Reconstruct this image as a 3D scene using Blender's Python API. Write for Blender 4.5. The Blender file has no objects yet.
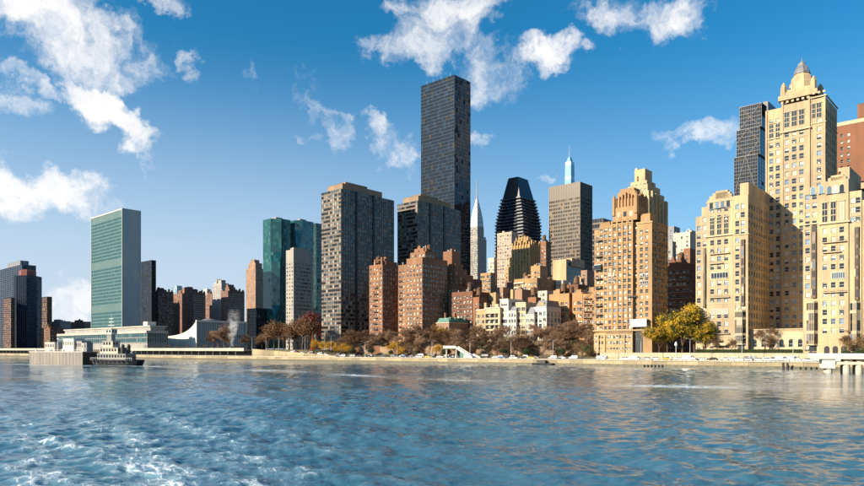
import bpy, math, random
import numpy as np
from mathutils import Vector
R = math.radians
random.seed(7)
rng = np.random.default_rng(11)
SC = bpy.context.scene
COL = SC.collection

# ---------------------------------------------------------------- camera, sky, sun, exposure
F, CX, HY, CAMZ = 680.0, 432.0, 349.0, 7.5        # focal length, image centre, horizon row (in 864-px units), eye height
cam = bpy.data.cameras.new('camera'); camo = bpy.data.objects.new('camera', cam); COL.objects.link(camo)
camo.location = (0, 0, CAMZ); camo.rotation_euler = (R(90), 0, 0)
cam.sensor_width = 36; cam.lens = F/864*36; cam.shift_y = (HY-243)/864; cam.clip_start = .5; cam.clip_end = 60000
SC.camera = camo
SC.view_settings.view_transform = 'Standard'; SC.view_settings.look = 'None'
SC.view_settings.exposure = 0.95; SC.view_settings.gamma = 1.0; SC.view_settings.use_curve_mapping = False
SC.cycles.use_denoising = True
SC.cycles.max_bounces = 8; SC.cycles.volume_bounces = 1; SC.cycles.caustics_reflective = False
SUN_AZ, SUN_EL = 113.0, 23.0                       # degrees to the left of the view direction, above the horizon
sd = Vector((-math.sin(R(SUN_AZ))*math.cos(R(SUN_EL)), math.cos(R(SUN_AZ))*math.cos(R(SUN_EL)), math.sin(R(SUN_EL))))
sun = bpy.data.lights.new('sun', 'SUN'); sun.energy = 5.0; sun.angle = R(.5); sun.color = (1.0, .86, .66)
suno = bpy.data.objects.new('sun', sun); COL.objects.link(suno); suno.location = sd*3000
suno.rotation_euler = sd.to_track_quat('Z', 'Y').to_euler()

class NT:
    """small wrapper that makes node trees short to write"""
    def __init__(s, tree): s.t = tree; tree.nodes.clear()
    def n(s, typ, ins=None, **props):
        nd = s.t.nodes.new(typ)
        for k, v in props.items(): setattr(nd, k, v)
        for k, v in (ins or {}).items():
            if isinstance(v, tuple) and len(v) == 2 and hasattr(v[0], 'outputs'): s.t.links.new(v[0].outputs[v[1]], nd.inputs[k])
            elif hasattr(v, 'outputs'): s.t.links.new(v.outputs[0], nd.inputs[k])
            else: nd.inputs[k].default_value = v
        return nd
    def m(s, op, a, b=None, c=None, clamp=False):
        ins = {0: a}
        if b is not None: ins[1] = b
        if c is not None: ins[2] = c
        return s.n('ShaderNodeMath', ins, operation=op, use_clamp=clamp)
    def mix(s, fac, a, b):
        nd = s.n('ShaderNodeMix', {}, data_type='RGBA', clamp_factor=True)
        for sock, v in ((nd.inputs[0], fac), (nd.inputs[6], a), (nd.inputs[7], b)):
            if isinstance(v, tuple) and hasattr(v[0], 'outputs'): s.t.links.new(v[0].outputs[v[1]], sock)
            elif hasattr(v, 'bl_idname') and hasattr(v, 'outputs'):
                s.t.links.new(v.outputs[2] if v.bl_idname == 'ShaderNodeMix' else v.outputs[0], sock)
            else: sock.default_value = v if not isinstance(v, tuple) or len(v) == 4 else (*v, 1)
        return nd
    def mr(s, v, a, b, c=0., d=1., smooth=True):
        return s.n('ShaderNodeMapRange', {0: v, 1: a, 2: b, 3: c, 4: d}, interpolation_type='SMOOTHSTEP' if smooth else 'LINEAR')
    def ramp(s, fac, stops, const=False):
        nd = s.n('ShaderNodeValToRGB', {0: fac}); cr = nd.color_ramp
        if const: cr.interpolation = 'CONSTANT'
        while len(cr.elements) < len(stops): cr.elements.new(.5)
        for e, (p, c) in zip(cr.elements, stops): e.position = p; e.color = (*c, 1) if len(c) == 3 else c
        return nd

def pdir(px, py):                                   # direction of a picture point
    return Vector(((px-CX)/F, 1, (HY-py)/F)).normalized()

world = bpy.data.worlds.new('World'); SC.world = world; world.use_nodes = True
W = NT(world.node_tree)
def dot(v, vec): return (W.n('ShaderNodeVectorMath', {0: v, 1: tuple(vec)}, operation='DOT_PRODUCT'), 1)
geo = W.n('ShaderNodeTexCoord'); D = (geo, 0)
sep = W.n('ShaderNodeSeparateXYZ', {0: D})
sky = W.n('ShaderNodeTexSky', sky_type='NISHITA'); sky.sun_disc = False; sky.sun_elevation = R(SUN_EL)
sky.sun_rotation = math.atan2(sd.x, sd.y); sky.altitude = 10; sky.air_density = 1.0; sky.dust_density = .9; sky.ozone_density = 3.0
tint = W.mix(1.0, sky, (.84, 1.10, 1.30)); tint.blend_type = 'MULTIPLY'
hs = W.n('ShaderNodeHueSaturation', {'Hue': .487, 'Saturation': 1.2, 'Value': 1.3, 'Color': (tint, 2)})
# pale haze low in the sky, denser towards the sun
towards = W.mr(dot(D, Vector((sd.x, sd.y, 0)).normalized()), -.85, -.05, .45, 1.)
low = W.mr((sep, 2), .02, .42, .97, 0.)
hs = W.mix(W.m('MULTIPLY', low, towards), hs, (6.3, 7.5, 9.1))
# wisps bend the directions a little, so cloud edges are ragged
nz = W.n('ShaderNodeTexNoise', {'Vector': D, 'Scale': 9., 'Detail': 6., 'Roughness': .62}, noise_dimensions='3D')
wv = W.n('ShaderNodeVectorMath', {0: (nz, 1), 1: (.5, .5, .5)}, operation='SUBTRACT')
wv = W.n('ShaderNodeVectorMath', {0: wv, 'Scale': .17}, operation='SCALE')
DW = W.n('ShaderNodeVectorMath', {0: D, 1: wv}, operation='ADD')
blobs = [  # centre x, y, half sizes, tilt (deg, clockwise in the picture), weight
 (55, 25, 90, 38, 14, .98), (112, 66, 32, 24, 30, .8), (98, 110, 56, 17, 38, .98), (12, 186, 42, 22, 15, .95), (72, 190, 40, 20, 14, 1.0),
 (14, 84, 24, 9, 0, .62), (12, 110, 26, 12, 10, .62), (172, 8, 24, 9, 12, .62), (195, 68, 9, 18, -10, .5), (243, 72, 9, 26, -8, .42),
 (320, 112, 15, 44, -28, .54), (368, 122, 30, 13, 30, .58), (392, 140, 40, 17, 24, .68), (425, 40, 56, 25, -14, .74), (452, 6, 62, 20, 0, .74),
 (546, 62, 31, 18, -8, .76), (498, 72, 50, 24, 0, .5), (478, 94, 26, 16, 0, .42), (655, 12, 66, 24, 4, .72), (487, 141, 16, 9, 0, .62),
 (697, 146, 34, 14, 12, .58), (727, 128, 34, 14, -14, .55), (540, 167, 16, 6, 0, .5), (70, 312, 46, 24, 0, .72), (300, 132, 12, 8, 0, .45),
]
cov = None
for (bx, by, rx, ry, tl, wt) in blobs:
    c = pdir(bx, by); ex = Vector((c.y, -c.x, 0)).normalized(); ey = c.cross(ex).normalized()   # ey points down in the picture
    if ey.z > 0: ey = -ey
    t = R(tl); a1 = (ex*math.cos(t)+ey*math.sin(t)); a2 = (-ex*math.sin(t)+ey*math.cos(t))
    k = F/ math.sqrt(1+((bx-CX)/F)**2)/ (1/ math.sqrt(1))
    dv = W.n('ShaderNodeVectorMath', {0: DW, 1: tuple(c)}, operation='SUBTRACT')
    d1 = W.m('MULTIPLY', dot((dv, 0), a1), k/rx); d2 = W.m('MULTIPLY', dot((dv, 0), a2), k/ry); d3 = W.m('MULTIPLY', dot((dv, 0), c), 4.)
    q = W.m('ADD', W.m('MULTIPLY', d1, d1), W.m('MULTIPLY', d2, d2)); q = W.m('ADD', q, W.m('MULTIPLY', d3, d3))
    g = W.m('MULTIPLY', W.m('SUBTRACT', 1.15, q, clamp=False), wt)
    g = W.m('MINIMUM', g, wt)
    cov = g if cov is None else W.m('MAXIMUM', cov, g)
# beyond the picture the same broken cloud goes on
nfar = W.n('ShaderNodeTexNoise', {'Vector': DW, 'Scale': 2.6, 'Detail': 2.}, noise_dimensions='3D')
far = W.mr(nfar, .54, .72, -.6, .95)
inframe = W.mr((sep, 1), .62, .74, 1., 0.)
above = W.mr((sep, 2), .47, .56, 0., 1.)
outm = W.m('MAXIMUM', inframe, above)
cov = W.m('MAXIMUM', cov, W.m('ADD', far, W.m('MULTIPLY', W.m('SUBTRACT', outm, 1.), 3.)))
fb = W.n('ShaderNodeTexNoise', {'Vector': DW, 'Scale': 15., 'Detail': 9., 'Roughness': .62}, noise_dimensions='3D')
dens = W.m('ADD', cov, W.m('MULTIPLY', W.m('SUBTRACT', fb, .5), 2.1))
alpha = W.mr(dens, .15, 1.22)
shade = W.n('ShaderNodeTexNoise', {'Vector': D, 'Scale': 7., 'Detail': 4.}, noise_dimensions='3D')
thick = W.mr(dens, .75, 1.5)
shf = W.m('MULTIPLY', thick, W.mr(shade, .46, .66))
ccol = W.mix(shf, (11.6, 11.3, 11.0), (7.4, 7.3, 8.3))
final = W.mix(W.m('MULTIPLY', alpha, .96), hs, ccol)
bg = W.n('ShaderNodeBackground', {'Color': (final, 2), 'Strength': .05})
W.t.links.new(bg.outputs[0], W.n('ShaderNodeOutputWorld').inputs[0])

# ---------------------------------------------------------------- helpers
def setp(o, label=None, cat=None, group=None, kind=None):
    for k, v in (('label', label), ('category', cat), ('group', group), ('kind', kind)):
        if v: o[k] = v
    return o
class MB:
    """collects faces; build() links them as one mesh object"""
    def __init__(s): s.v = []; s.f = []; s.mi = []
    def quad(s, a, b, c, d, m=0):
        i = len(s.v); s.v += [a, b, c, d]; s.f.append((i, i+1, i+2, i+3)); s.mi.append(m)
    def tri(s, a, b, c, m=0):
        i = len(s.v); s.v += [a, b, c]; s.f.append((i, i+1, i+2)); s.mi.append(m)
    def poly(s, pts, m=0):
        i = len(s.v); s.v += pts; s.f.append(tuple(range(i, i+len(pts)))); s.mi.append(m)
    def box(s, x0, x1, y0, y1, z0, z1, m=0, bottom=False):
        a = [(x0,y0,z0),(x1,y0,z0),(x1,y1,z0),(x0,y1,z0),(x0,y0,z1),(x1,y0,z1),(x1,y1,z1),(x0,y1,z1)]
        i = len(s.v); s.v += a
        fs = [(0,1,5,4),(1,2,6,5),(2,3,7,6),(3,0,4,7),(4,5,6,7)]
        if bottom: fs.append((3,2,1,0))
        for f in fs: s.f.append(tuple(i+q for q in f)); s.mi.append(m)
    def frustum(s, b, t, z0, z1, m=0, cap=True):      # b, t: (x0,x1,y0,y1)
        i = len(s.v)
        for (q, z) in ((b, z0), (t, z1)): s.v += [(q[0],q[2],z),(q[1],q[2],z),(q[1],q[3],z),(q[0],q[3],z)]
        for f in ((0,1,5,4),(1,2,6,5),(2,3,7,6),(3,0,4,7)) + (((4,5,6,7),) if cap else ()): s.f.append(tuple(i+q for q in f)); s.mi.append(m)
    def prism(s, pts, z0, z1, m=0):                  # pts ccw in plan
        n = len(pts)
        for j in range(n):
            a, b = pts[j], pts[(j+1) % n]
            s.quad((*a, z0), (*b, z0), (*b, z1), (*a, z1), m)
        s.poly([(*p, z1) for p in pts], m)
    def lathe(s, cx, cy, prof, n=12, m=0, off=0.):
        for (r0, z0), (r1, z1) in zip(prof, prof[1:]):
            for j in range(n):
                a, b = 2*math.pi*(j+off)/n, 2*math.pi*(j+1+off)/n
                p = lambda r, t, z: (cx+r*math.cos(t), cy+r*math.sin(t), z)
                if r1 < 1e-4: s.tri(p(r0,a,z0), p(r0,b,z0), p(0,0,z1), m)
                elif r0 < 1e-4: s.tri(p(0,0,z0), p(r1,b,z1), p(r1,a,z1), m)
                else: s.quad(p(r0,a,z0), p(r0,b,z0), p(r1,b,z1), p(r1,a,z1), m)
    def tube(s, a, b, r0, r1, n=6, m=0):
        a, b = Vector(a), Vector(b); d = (b-a)
        if d.length < 1e-6: return
        d.normalize(); u = d.orthogonal().normalized(); w = d.cross(u)
        i = len(s.v)
        for p, r in ((a, r0), (b, r1)):
            for j in range(n):
                t = 2*math.pi*j/n; s.v.append(tuple(p+u*(r*math.cos(t))+w*(r*math.sin(t))))
        for j in range(n):
            k = (j+1) % n; s.f.append((i+j, i+k, i+n+k, i+n+j)); s.mi.append(m)
    def mesh(s, name, mats, smooth=False):
        me = bpy.data.meshes.new(name); me.from_pydata(s.v, [], s.f)
        for m in mats: me.materials.append(m)
        if len(mats) > 1: me.polygons.foreach_set('material_index', s.mi)
        if smooth: me.polygons.foreach_set('use_smooth', [True]*len(s.f))
        me.update(); return me
    def build(s, name, mats, parent=None, kind=None, loc=(0,0,0), smooth=False, label=None):
        if not s.f: return None
        if not isinstance(mats, (list, tuple)): mats = [mats]
        o = bpy.data.objects.new(name, s.mesh(name, mats, smooth)); COL.objects.link(o)
        o.parent = parent; o.location = loc
        if kind: o['kind'] = kind
        if label: o['label'] = label
        return o
def link(name, me, parent=None, loc=(0,0,0), rz=0., sc=None):
    o = bpy.data.objects.new(name, me); COL.objects.link(o); o.parent = parent; o.location = loc; o.rotation_euler = (0, 0, rz)
    if sc: o.scale = sc
    return o
def empty(name, loc, rz, label, cat, group=None, kind=None):
    o = bpy.data.objects.new(name, None); COL.objects.link(o); o.location = loc; o.rotation_euler = (0, 0, rz)
    o.empty_display_size = 1.
    return setp(o, label, cat, group, kind)
def copy_tree(o, loc, rz, label=None, group=None, sc=None):
    c = o.copy(); COL.objects.link(c); c.location = loc; c.rotation_euler = (0, 0, rz)
    if label: c['label'] = label
    if group: c['group'] = group
    if sc: c.scale = sc
    for ch in o.children:
        d = ch.copy(); COL.objects.link(d); d.parent = c
        for g in ch.children:
            e = g.copy(); COL.objects.link(e); e.parent = d
    return c

# ---------------------------------------------------------------- materials
def mat(name):
    m = bpy.data.materials.new(name); m.use_nodes = True
    return m, NT(m.node_tree)
def fin(N, p):
    N.t.links.new(p.outputs[0], N.n('ShaderNodeOutputMaterial').inputs[0])
def masonry(name, c, var=.25, rough=.85, streak=.35, course=0., warm=(1.12, .98, .8), objvar=0.):
    """stone or brick: blotches, rain streaks, a little fine grain; course adds faint courses"""
    c = tuple(x*.74 for x in c); m, N = mat(name); tc = N.n('ShaderNodeTexCoord')
    mp = N.n('ShaderNodeMapping', {0: (tc, 3), 3: (.11, .11, .035)})
    n1 = N.n('ShaderNodeTexNoise', {0: mp, 'Scale': 1., 'Detail': 5., 'Roughness': .6})
    mp2 = N.n('ShaderNodeMapping', {0: (tc, 3), 3: (.9, .9, .04)})
    n2 = N.n('ShaderNodeTexNoise', {0: mp2, 'Scale': 1., 'Detail': 4., 'Roughness': .6})
    n3 = N.n('ShaderNodeTexNoise', {0: (tc, 3), 'Scale': 1.4, 'Detail': 6., 'Roughness': .7})
    dk = tuple(x*(1-var*1.3) for x in c); lt = tuple(min(1., x*(1+var)*w) for x, w in zip(c, warm))
    a = N.mix(N.mr(n1, .32, .68), dk, lt)
    b = N.mix(N.m('MULTIPLY', N.mr(n2, .5, .72), streak), a, tuple(x*.45 for x in c))
    g = N.mix(N.mr(n3, .3, .7, 0., .5), b, tuple(x*(1-.8*var) for x in c))
    if course:
        wvx = N.n('ShaderNodeTexWave', {0: (tc, 3), 'Scale': 1/course/6.2832*6.2832*.5, 'Distortion': .4}, bands_direction='Z')
        g = N.mix(N.mr((wvx, 1), .0, .25, .35, 0.), g, tuple(x*.55 for x in c))
    if objvar: oi = N.n('ShaderNodeObjectInfo'); g = N.mix(N.m('MULTIPLY', (oi, 5), objvar), g, tuple(x*.35 for x in c))
    bp = N.n('ShaderNodeBump', {'Strength': .25, 'Distance': .05, 'Height': n3})
    fin(N, N.n('ShaderNodeBsdfPrincipled', {'Base Color': (g, 2), 'Roughness': rough, 'Normal': bp})); return m
def plain(name, c, rough=.6, metal=0., var=.12, coat=0.):
    m, N = mat(name); tc = N.n('ShaderNodeTexCoord')
    n = N.n('ShaderNodeTexNoise', {0: (tc, 3), 'Scale': .6, 'Detail': 5., 'Roughness': .65})
    g = N.mix(N.mr(n, .3, .7), tuple(x*(1-var) for x in c), tuple(min(1, x*(1+var)) for x in c))
    fin(N, N.n('ShaderNodeBsdfPrincipled', {'Base Color': (g, 2), 'Roughness': rough, 'Metallic': metal, 'Coat Weight': coat})); return m
def glass(name, dark, light, p_light=.3, blind=(.55, .53, .48), p_blind=.1, rough=.06, ior=1.75, metal=0.):
    """window panes: every pane its own tone, some painted as reflections, some with blinds down"""
    m, N = mat(name)
    g = N.n('ShaderNodeNewGeometry'); oi = N.n('ShaderNodeObjectInfo')
    r = N.m('FRACT', N.m('ADD', (g, 8), (oi, 5)))
    r2 = N.m('FRACT', N.m('MULTIPLY', r, 17.31))
    tone = N.mix(N.mr(r2, 1-p_light, 1-p_light+.25), dark, light)
    isb = N.m('LESS_THAN', r, p_blind)
    bl = N.mix(r2, tuple(x*.6 for x in blind), blind)
    col = N.mix(isb, tone, bl)
    tc = N.n('ShaderNodeTexCoord')
    wob = N.n('ShaderNodeTexNoise', {0: (tc, 3), 'Scale': .25, 'Detail': 2.})
    bp = N.n('ShaderNodeBump', {'Strength': .06, 'Distance': .3, 'Height': wob})
    fin(N, N.n('ShaderNodeBsdfPrincipled', {'Base Color': (col, 2), 'Roughness': N.mr(isb, 0., 1., rough, .8), 'IOR': N.mr(isb, 0., 1., ior, 1.2), 'Metallic': metal, 'Normal': bp})); return m
def leafy(name, stops, trans=.25, clump=0.):
    m, N = mat(name); g = N.n('ShaderNodeNewGeometry'); oi = N.n('ShaderNodeObjectInfo')
    r = N.m('FRACT', N.m('ADD', (g, 8), N.m('MULTIPLY', (oi, 5), .25)))
    if clump:
        tc = N.n('ShaderNodeTexCoord'); nn = N.n('ShaderNodeTexNoise', {0: (tc, 3), 'Scale': .42, 'Detail': 2.})
        r = N.m('ADD', N.m('MULTIPLY', r, 1-clump), N.m('MULTIPLY', N.mr(nn, .35, .65), clump))
    c = N.ramp(r, stops)
    p = N.n('ShaderNodeBsdfPrincipled', {'Base Color': c, 'Roughness': .7})
    t = N.n('ShaderNodeBsdfTranslucent', {'Color': c})
    fin(N, N.n('ShaderNodeMixShader', {0: trans, 1: p, 2: t})); return m

M = {}
M['cream'] = masonry('cream_stone', (.58, .455, .29), .26, streak=.65)
M['creamtrim'] = masonry('pale_stone_trim', (.62, .53, .37), .12, streak=.2)
M['orange'] = masonry('orange_brick', (.475, .30, .15), .24)
M['orange2'] = masonry('light_orange_brick', (.52, .29, .14), .18)
M['red'] = masonry('red_brick', (.31, .15, .082), .24)
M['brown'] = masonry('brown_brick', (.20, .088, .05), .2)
M['tudor'] = masonry('mauve_brick', (.24, .135, .115), .2)
M['yellow'] = masonry('golden_brick', (.56, .36, .16), .15)
M['ochre'] = masonry('ochre_brick', (.52, .38, .21), .15)
M['white'] = masonry('white_stucco', (.66, .62, .54), .1, streak=.4)
M['paint'] = masonry('white_paint_wall', (.80, .78, .72), .06, streak=.3)
M['grey'] = masonry('grey_concrete', (.36, .37, .37), .12)
M['marble'] = masonry('grey_marble', (.52, .56, .59), .1, streak=.12)
M['lightgrey'] = masonry('light_limestone', (.55, .53, .50), .12)
M['pink'] = masonry('pink_brick', (.40, .25, .18), .18)
M['wallsea'] = masonry('sea_wall_stone', (.64, .53, .34), .28, streak=.8, objvar=.75)
M['concrete'] = masonry('pale_concrete', (.66, .62, .53), .15, streak=.5, objvar=.25)
M['roof'] = plain('roof_felt', (.12, .11, .10), .9)
M['darkstone'] = masonry('dark_spandrel', (.062, .052, .046), .2, rough=.5)
M['bronze'] = plain('bronze_metal', (.10, .075, .05), .4, .5)
M['alum'] = plain('aluminium', (.52, .52, .50), .4, .35)
M['black'] = plain('black_metal', (.012, .013, .016), .4, .3)
M['iron'] = plain('dark_iron', (.03, .028, .026), .6)
M['white_metal'] = plain('white_painted_metal', (.78, .78, .76), .45)
M['frame'] = plain('window_frame', (.50, .48, .43), .5)
M['copper'] = plain('green_copper', (.08, .19, .15), .7, var=.3)
M['slate'] = plain('slate', (.16, .165, .18), .6, var=.25)
M['silver'] = plain('silver_steel', (.62, .62, .62), .3, .7)
M['win'] = glass('window_glass', (.014, .020, .028), (.16, .24, .32), .34, (.55, .50, .40), .14, ior=1.65)  # bluish lighter tone paints reflected sky into some panes
M['windark'] = glass('dim_window_glass', (.012, .016, .024), (.12, .18, .25), .28, (.48, .44, .36), .12, ior=1.6)  # dimmer version, sky reflection again put into the lighter tone
M['blind'] = plain('window_blind', (.50, .46, .37), .8)
M['teal'] = glass('teal_curtain_glass', (.012, .105, .112), (.025, .14, .14), .3, (.05, .19, .18), .1, rough=.12, ior=1.7, metal=.2)
M['tealdark'] = glass('deep_teal_glass', (.010, .07, .075), (.03, .16, .15), .3, (.1, .2, .2), .04, rough=.06, ior=1.8, metal=.2)
M['navy'] = glass('dark_blue_glass', (.006, .010, .018), (.014, .027, .052), .3, (.055, .05, .035), .05, rough=.05, ior=1.5)  # sparse yellowish panes are painted reflections, not blinds
M['slabglass'] = glass('brown_curtain_glass', (.010, .012, .014), (.09, .115, .12), .5, (.31, .30, .26), .24, rough=.07, ior=1.55)
M['bronzeglass'] = glass('bronze_glass', (.02, .017, .014), (.08, .06, .045), .4, (.26, .2, .13), .15, rough=.1, ior=1.6)
M['paleglass'] = glass('pale_blue_glass', (.22, .38, .50), (.38, .55, .66), .4, (.5, .6, .7), .1, rough=.1, ior=1.6, metal=.1)

# ---------------------------------------------------------------- places
GA = 42.0                                            # the street grid is turned by this much
def ray(px): return (px-CX)/F
def ground_pt(px, Y): return Vector((ray(px)*Y, Y, 0))
# shore frame: local x runs north along the sea wall, local y goes inland
SB = Vector((ray(864)*243, 243)); SA_ = Vector((ray(10)*708, 708)); SS = (SA_-SB).normalized(); SW = Vector((SS.y, -SS.x))
SROT = math.atan2(-SS.y, -SS.x)
def shore(px, w):                                    # -> world point on the line w metres inland, and its coordinate along the shore
    k = ray(px); t = (SB.x+SW.x*w - k*(SB.y+SW.y*w))/(-SS.x+k*SS.y)
    p = SB+SS*t+SW*w; return p, -t
def sh_pt(lx, ly): p = SB-SS*lx+SW*ly; return p
def sh_local(p):
    d = Vector((p[0], p[1]))-SB; return -d.dot(SS), d.dot(SW)
def smooth(a, b, x): t = min(1, max(0, (x-a)/(b-a))); return t*t*(3-2*t)
LX600 = shore(600, 15)[1]; LX330 = shore(330, 15)[1]; LX250 = shore(250, 15)[1]
def land_h(lx, ly):
    if ly < 15.2: return 2.6
    north = 2.6+3.0*smooth(15.2, 15.9, ly)                        # terrace by the cream block
    mid = 2.6+9.5*smooth(15.5, 44, ly)                            # wooded bank
    un = 2.6+4.4*smooth(15.2, 16, ly)
    a = smooth(LX600-4, LX600+4, lx); b = smooth(LX330-30, LX330+10, lx)
    return (north*a+mid*(1-a))*b+un*(1-b)
# ---------------------------------------------------------------- the river
def river():
    th = np.concatenate([np.linspace(-180, -52, 40)[:-1], np.linspace(-52, 52, 640), np.linspace(52, 180, 40)[1:]])*math.pi/180
    rr = np.concatenate([[.8, 4., 10.], np.geomspace(18, 620, 760), np.geomspace(640, 30000, 24)])
    T, RR = np.meshgrid(th, rr); X = RR*np.sin(T); Y = RR*np.cos(T)
    Z = np.zeros_like(X)
    res = np.maximum(RR*.0047, RR*104/640*math.pi/180)
    g = np.random.default_rng(5)
    amp_mod = .75+.5*np.sin(X*.021+Y*.013+1)*np.sin(Y*.017-X*.009+.4)+.25*np.sin(X*.06-Y*.045)
    for i in range(84):
        L = float(np.exp(g.uniform(np.log(.6), np.log(9)))); a = .0072*L**.62*(1 if L < 2.5 else (2.5/L)**.35)
        d = g.normal(R(205), R(46)); k = 2*math.pi/L
        ph = k*(X*math.sin(d)+Y*math.cos(d))+g.uniform(0, 6.28)+.7*np.sin(X*.05*g.uniform(.4, 1.6)+Y*.04*g.uniform(.4, 1.6)+g.uniform(0, 6))
        fade = np.clip((L/res-1.6)/2.2, 0, 1)
        Z += a*fade*amp_mod*(np.sin(ph)+.28*np.sin(2*ph+1.2))
    # the ferry's wake: a band of churned water that trails away to the left, and its long smooth shoulders
    ax = np.array([(-6., 14), (-15, 37), (-29, 57), (-58, 100), (-118, 185), (-250, 370)])
    def dist_to(pl):
        best = np.full(X.shape, 1e9); side = np.zeros_like(X); along = np.zeros_like(X); s0 = 0
        for p, q in zip(pl, pl[1:]):
            v = q-p; l = np.hypot(*v); u = v/l
            t = np.clip(((X-p[0])*u[0]+(Y-p[1])*u[1]), 0, l); dx = X-p[0]-u[0]*t; dy = Y-p[1]-u[1]*t
            d = np.hypot(dx, dy); b = d < best
            side = np.where(b, np.sign(dx*u[1]-dy*u[0]), side); along = np.where(b, s0+t, along); best = np.minimum(best, d); s0 += l
        return best, side, along
    d1, sd1, al1 = dist_to(ax)
    wid = 12.+.16*al1
    core = np.exp(-(d1/wid)**2)*np.exp(-al1/110)
    for wv_, am in ((19., .30), (11., .16)):
        Z += am*np.exp(-((d1-wid*1.3)/(wid*.8))**2)*np.sin(d1*2*math.pi/wv_+al1*.05)*np.exp(-al1/160)
    lanes = .5+.5*np.sin(sd1*d1*.95+np.sin(al1*.09)*1.4+.3*np.sin(X*.3))
    foam = core*(.45+.55*lanes)*.74+np.clip(Z*2.0, -.25, .3)*core
    d1b = np.hypot((X+9.3)/1.2, (Y-37.6)/.7); foam = np.maximum(foam, .8*np.exp(-d1b**2))
    # the tug's wake: a thin pale streak that runs across the river
    pl2 = np.array([(-182., 318), (-124, 296), (-88, 262), (-48, 230), (-12, 180), (30, 142), (88, 124), (190, 118)])
    d2, _, al2 = dist_to(pl2)
    brk = .5+.5*np.sin(al2*.11+1.3*np.sin(al2*.037)+X*.02)*np.sin(al2*.043+2.+.5*np.sin(Y*.09))
    streak = np.exp(-(d2/(3.2+.016*al2))**2)*(.62*brk+.2+.45*np.exp(-al2/60))
    streak2 = np.exp(-((d2-9)/(4.5))**2)*.22
    foam = np.maximum(foam, streak); foam = np.maximum(foam, streak2)
    for (bx, by, br) in ((-186, 322, 10), (-205, 336, 11), (-170, 312, 8)):
        foam = np.maximum(foam, .8*np.exp(-(np.hypot(X-bx, (Y-by)*1.3)/br)**2))
    calm = np.clip(np.exp(-(d2/(7+.02*al2))**2), 0, 1)
    Z *= 1-.45*calm
    Z[RR > 600] = 0
    nr, nt = X.shape
    co = np.stack([X, Y, Z], -1).reshape(-1, 3)
    idx = np.arange(nr*nt).reshape(nr, nt)
    nx = np.roll(idx, -1, axis=1)[:, :-1]; base = idx[:, :-1]
    q = np.stack([base[:-1], base[1:], nx[1:], nx[:-1]], -1).reshape(-1, 4)[:, ::-1]
    # seam between -180 and 180 degrees
    q2 = np.stack([idx[:-1, -1], idx[1:, -1], idx[1:, 0], idx[:-1, 0]], -1)[:, ::-1]
    q = np.concatenate([q, q2])
    me = bpy.data.meshes.new('river'); me.vertices.add(len(co)); me.vertices.foreach_set('co', co.ravel())
    me.loops.add(q.size); me.loops.foreach_set('vertex_index', q.ravel().astype(np.int32))
    me.polygons.add(len(q)); me.polygons.foreach_set('loop_start', np.arange(0, q.size, 4, dtype=np.int32))
    me.polygons.foreach_set('use_smooth', np.ones(len(q), bool)); me.update(calc_edges=True); me.validate()
    at = me.attributes.new('foam', 'FLOAT', 'POINT'); at.data.foreach_set('value', foam.ravel().astype(np.float32))
    m, N = mat('river_water'); tc = N.n('ShaderNodeTexCoord'); A = N.n('ShaderNodeAttribute', attribute_name='foam')
    mpf = N.n('ShaderNodeMapping', {0: (tc, 3), 2: (0, 0, R(33)), 3: (1.0, 3.2, 1.)}, vector_type='TEXTURE')
    n1 = N.n('ShaderNodeTexNoise', {0: mpf, 'Scale': 1.5, 'Detail': 8., 'Roughness': .72, 'Distortion': .6})
    n2 = N.n('ShaderNodeTexNoise', {0: mpf, 'Scale': 2.4, 'Detail': 7., 'Roughness': .7, 'Distortion': .9})
    f = N.m('ADD', N.m('MULTIPLY', (A, 2), 1.0), N.m('SUBTRACT', N.m('ADD', N.m('MULTIPLY', n1, .9), N.m('MULTIPLY', n2, .9)), 1.32))
    lace = N.n('ShaderNodeTexVoronoi', {0: N.n('ShaderNodeVectorMath', {0: mpf, 1: N.n('ShaderNodeVectorMath', {0: (n1, 1), 'Scale': 1.1}, operation='SCALE')}, operation='ADD'), 'Scale': 1.5}, feature='DISTANCE_TO_EDGE')
    f = N.m('ADD', f, N.mr(lace, 0., .22, .26, -.2))
    fo = N.m('MULTIPLY', N.mr(f, .12, .6), .8)
    fo = N.m('MULTIPLY', fo, N.mr((A, 2), .04, .22))
    aer = N.mr((A, 2), .08, .8)
    nb = N.n('ShaderNodeTexNoise', {0: (tc, 3), 'Scale': .013, 'Detail': 3.})
    deep = N.mix(N.mr(nb, .35, .65), (.032, .104, .160), (.050, .140, .195))
    wc = N.mix(N.m('MULTIPLY', aer, .8), deep, (.20, .34, .42))
    col = N.mix(fo, wc, (.82, .86, .88))
    r1 = N.n('ShaderNodeTexNoise', {0: (tc, 3), 'Scale': 2.3, 'Detail': 4., 'Roughness': .6, 'Distortion': .3})
    r2 = N.n('ShaderNodeTexNoise', {0: (tc, 3), 'Scale': .42, 'Detail': 3., 'Roughness': .55, 'Distortion': .4})
    ruf = N.mr(N.n('ShaderNodeTexNoise', {0: (tc, 3), 'Scale': .035, 'Detail': 3., 'Distortion': 1.}), .36, .62, .25, 1.)
    b1 = N.n('ShaderNodeBump', {'Strength': N.m('MULTIPLY', ruf, .6), 'Distance': .16, 'Height': r1})
    b2 = N.n('ShaderNodeBump', {'Strength': N.m('MULTIPLY', ruf, .42), 'Distance': .55, 'Height': r2, 'Normal': b1})
    p = N.n('ShaderNodeBsdfPrincipled', {'Base Color': (col, 2), 'Roughness': N.mr(fo, 0., 1., .05, .7), 'IOR': 1.34, 'Normal': b2})
    fin(N, p); me.materials.append(m)
    o = bpy.data.objects.new('river', me); COL.objects.link(o)
    setp(o, 'rippled blue river water with pale wake and white foam', 'river', kind='structure')
river()

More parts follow.
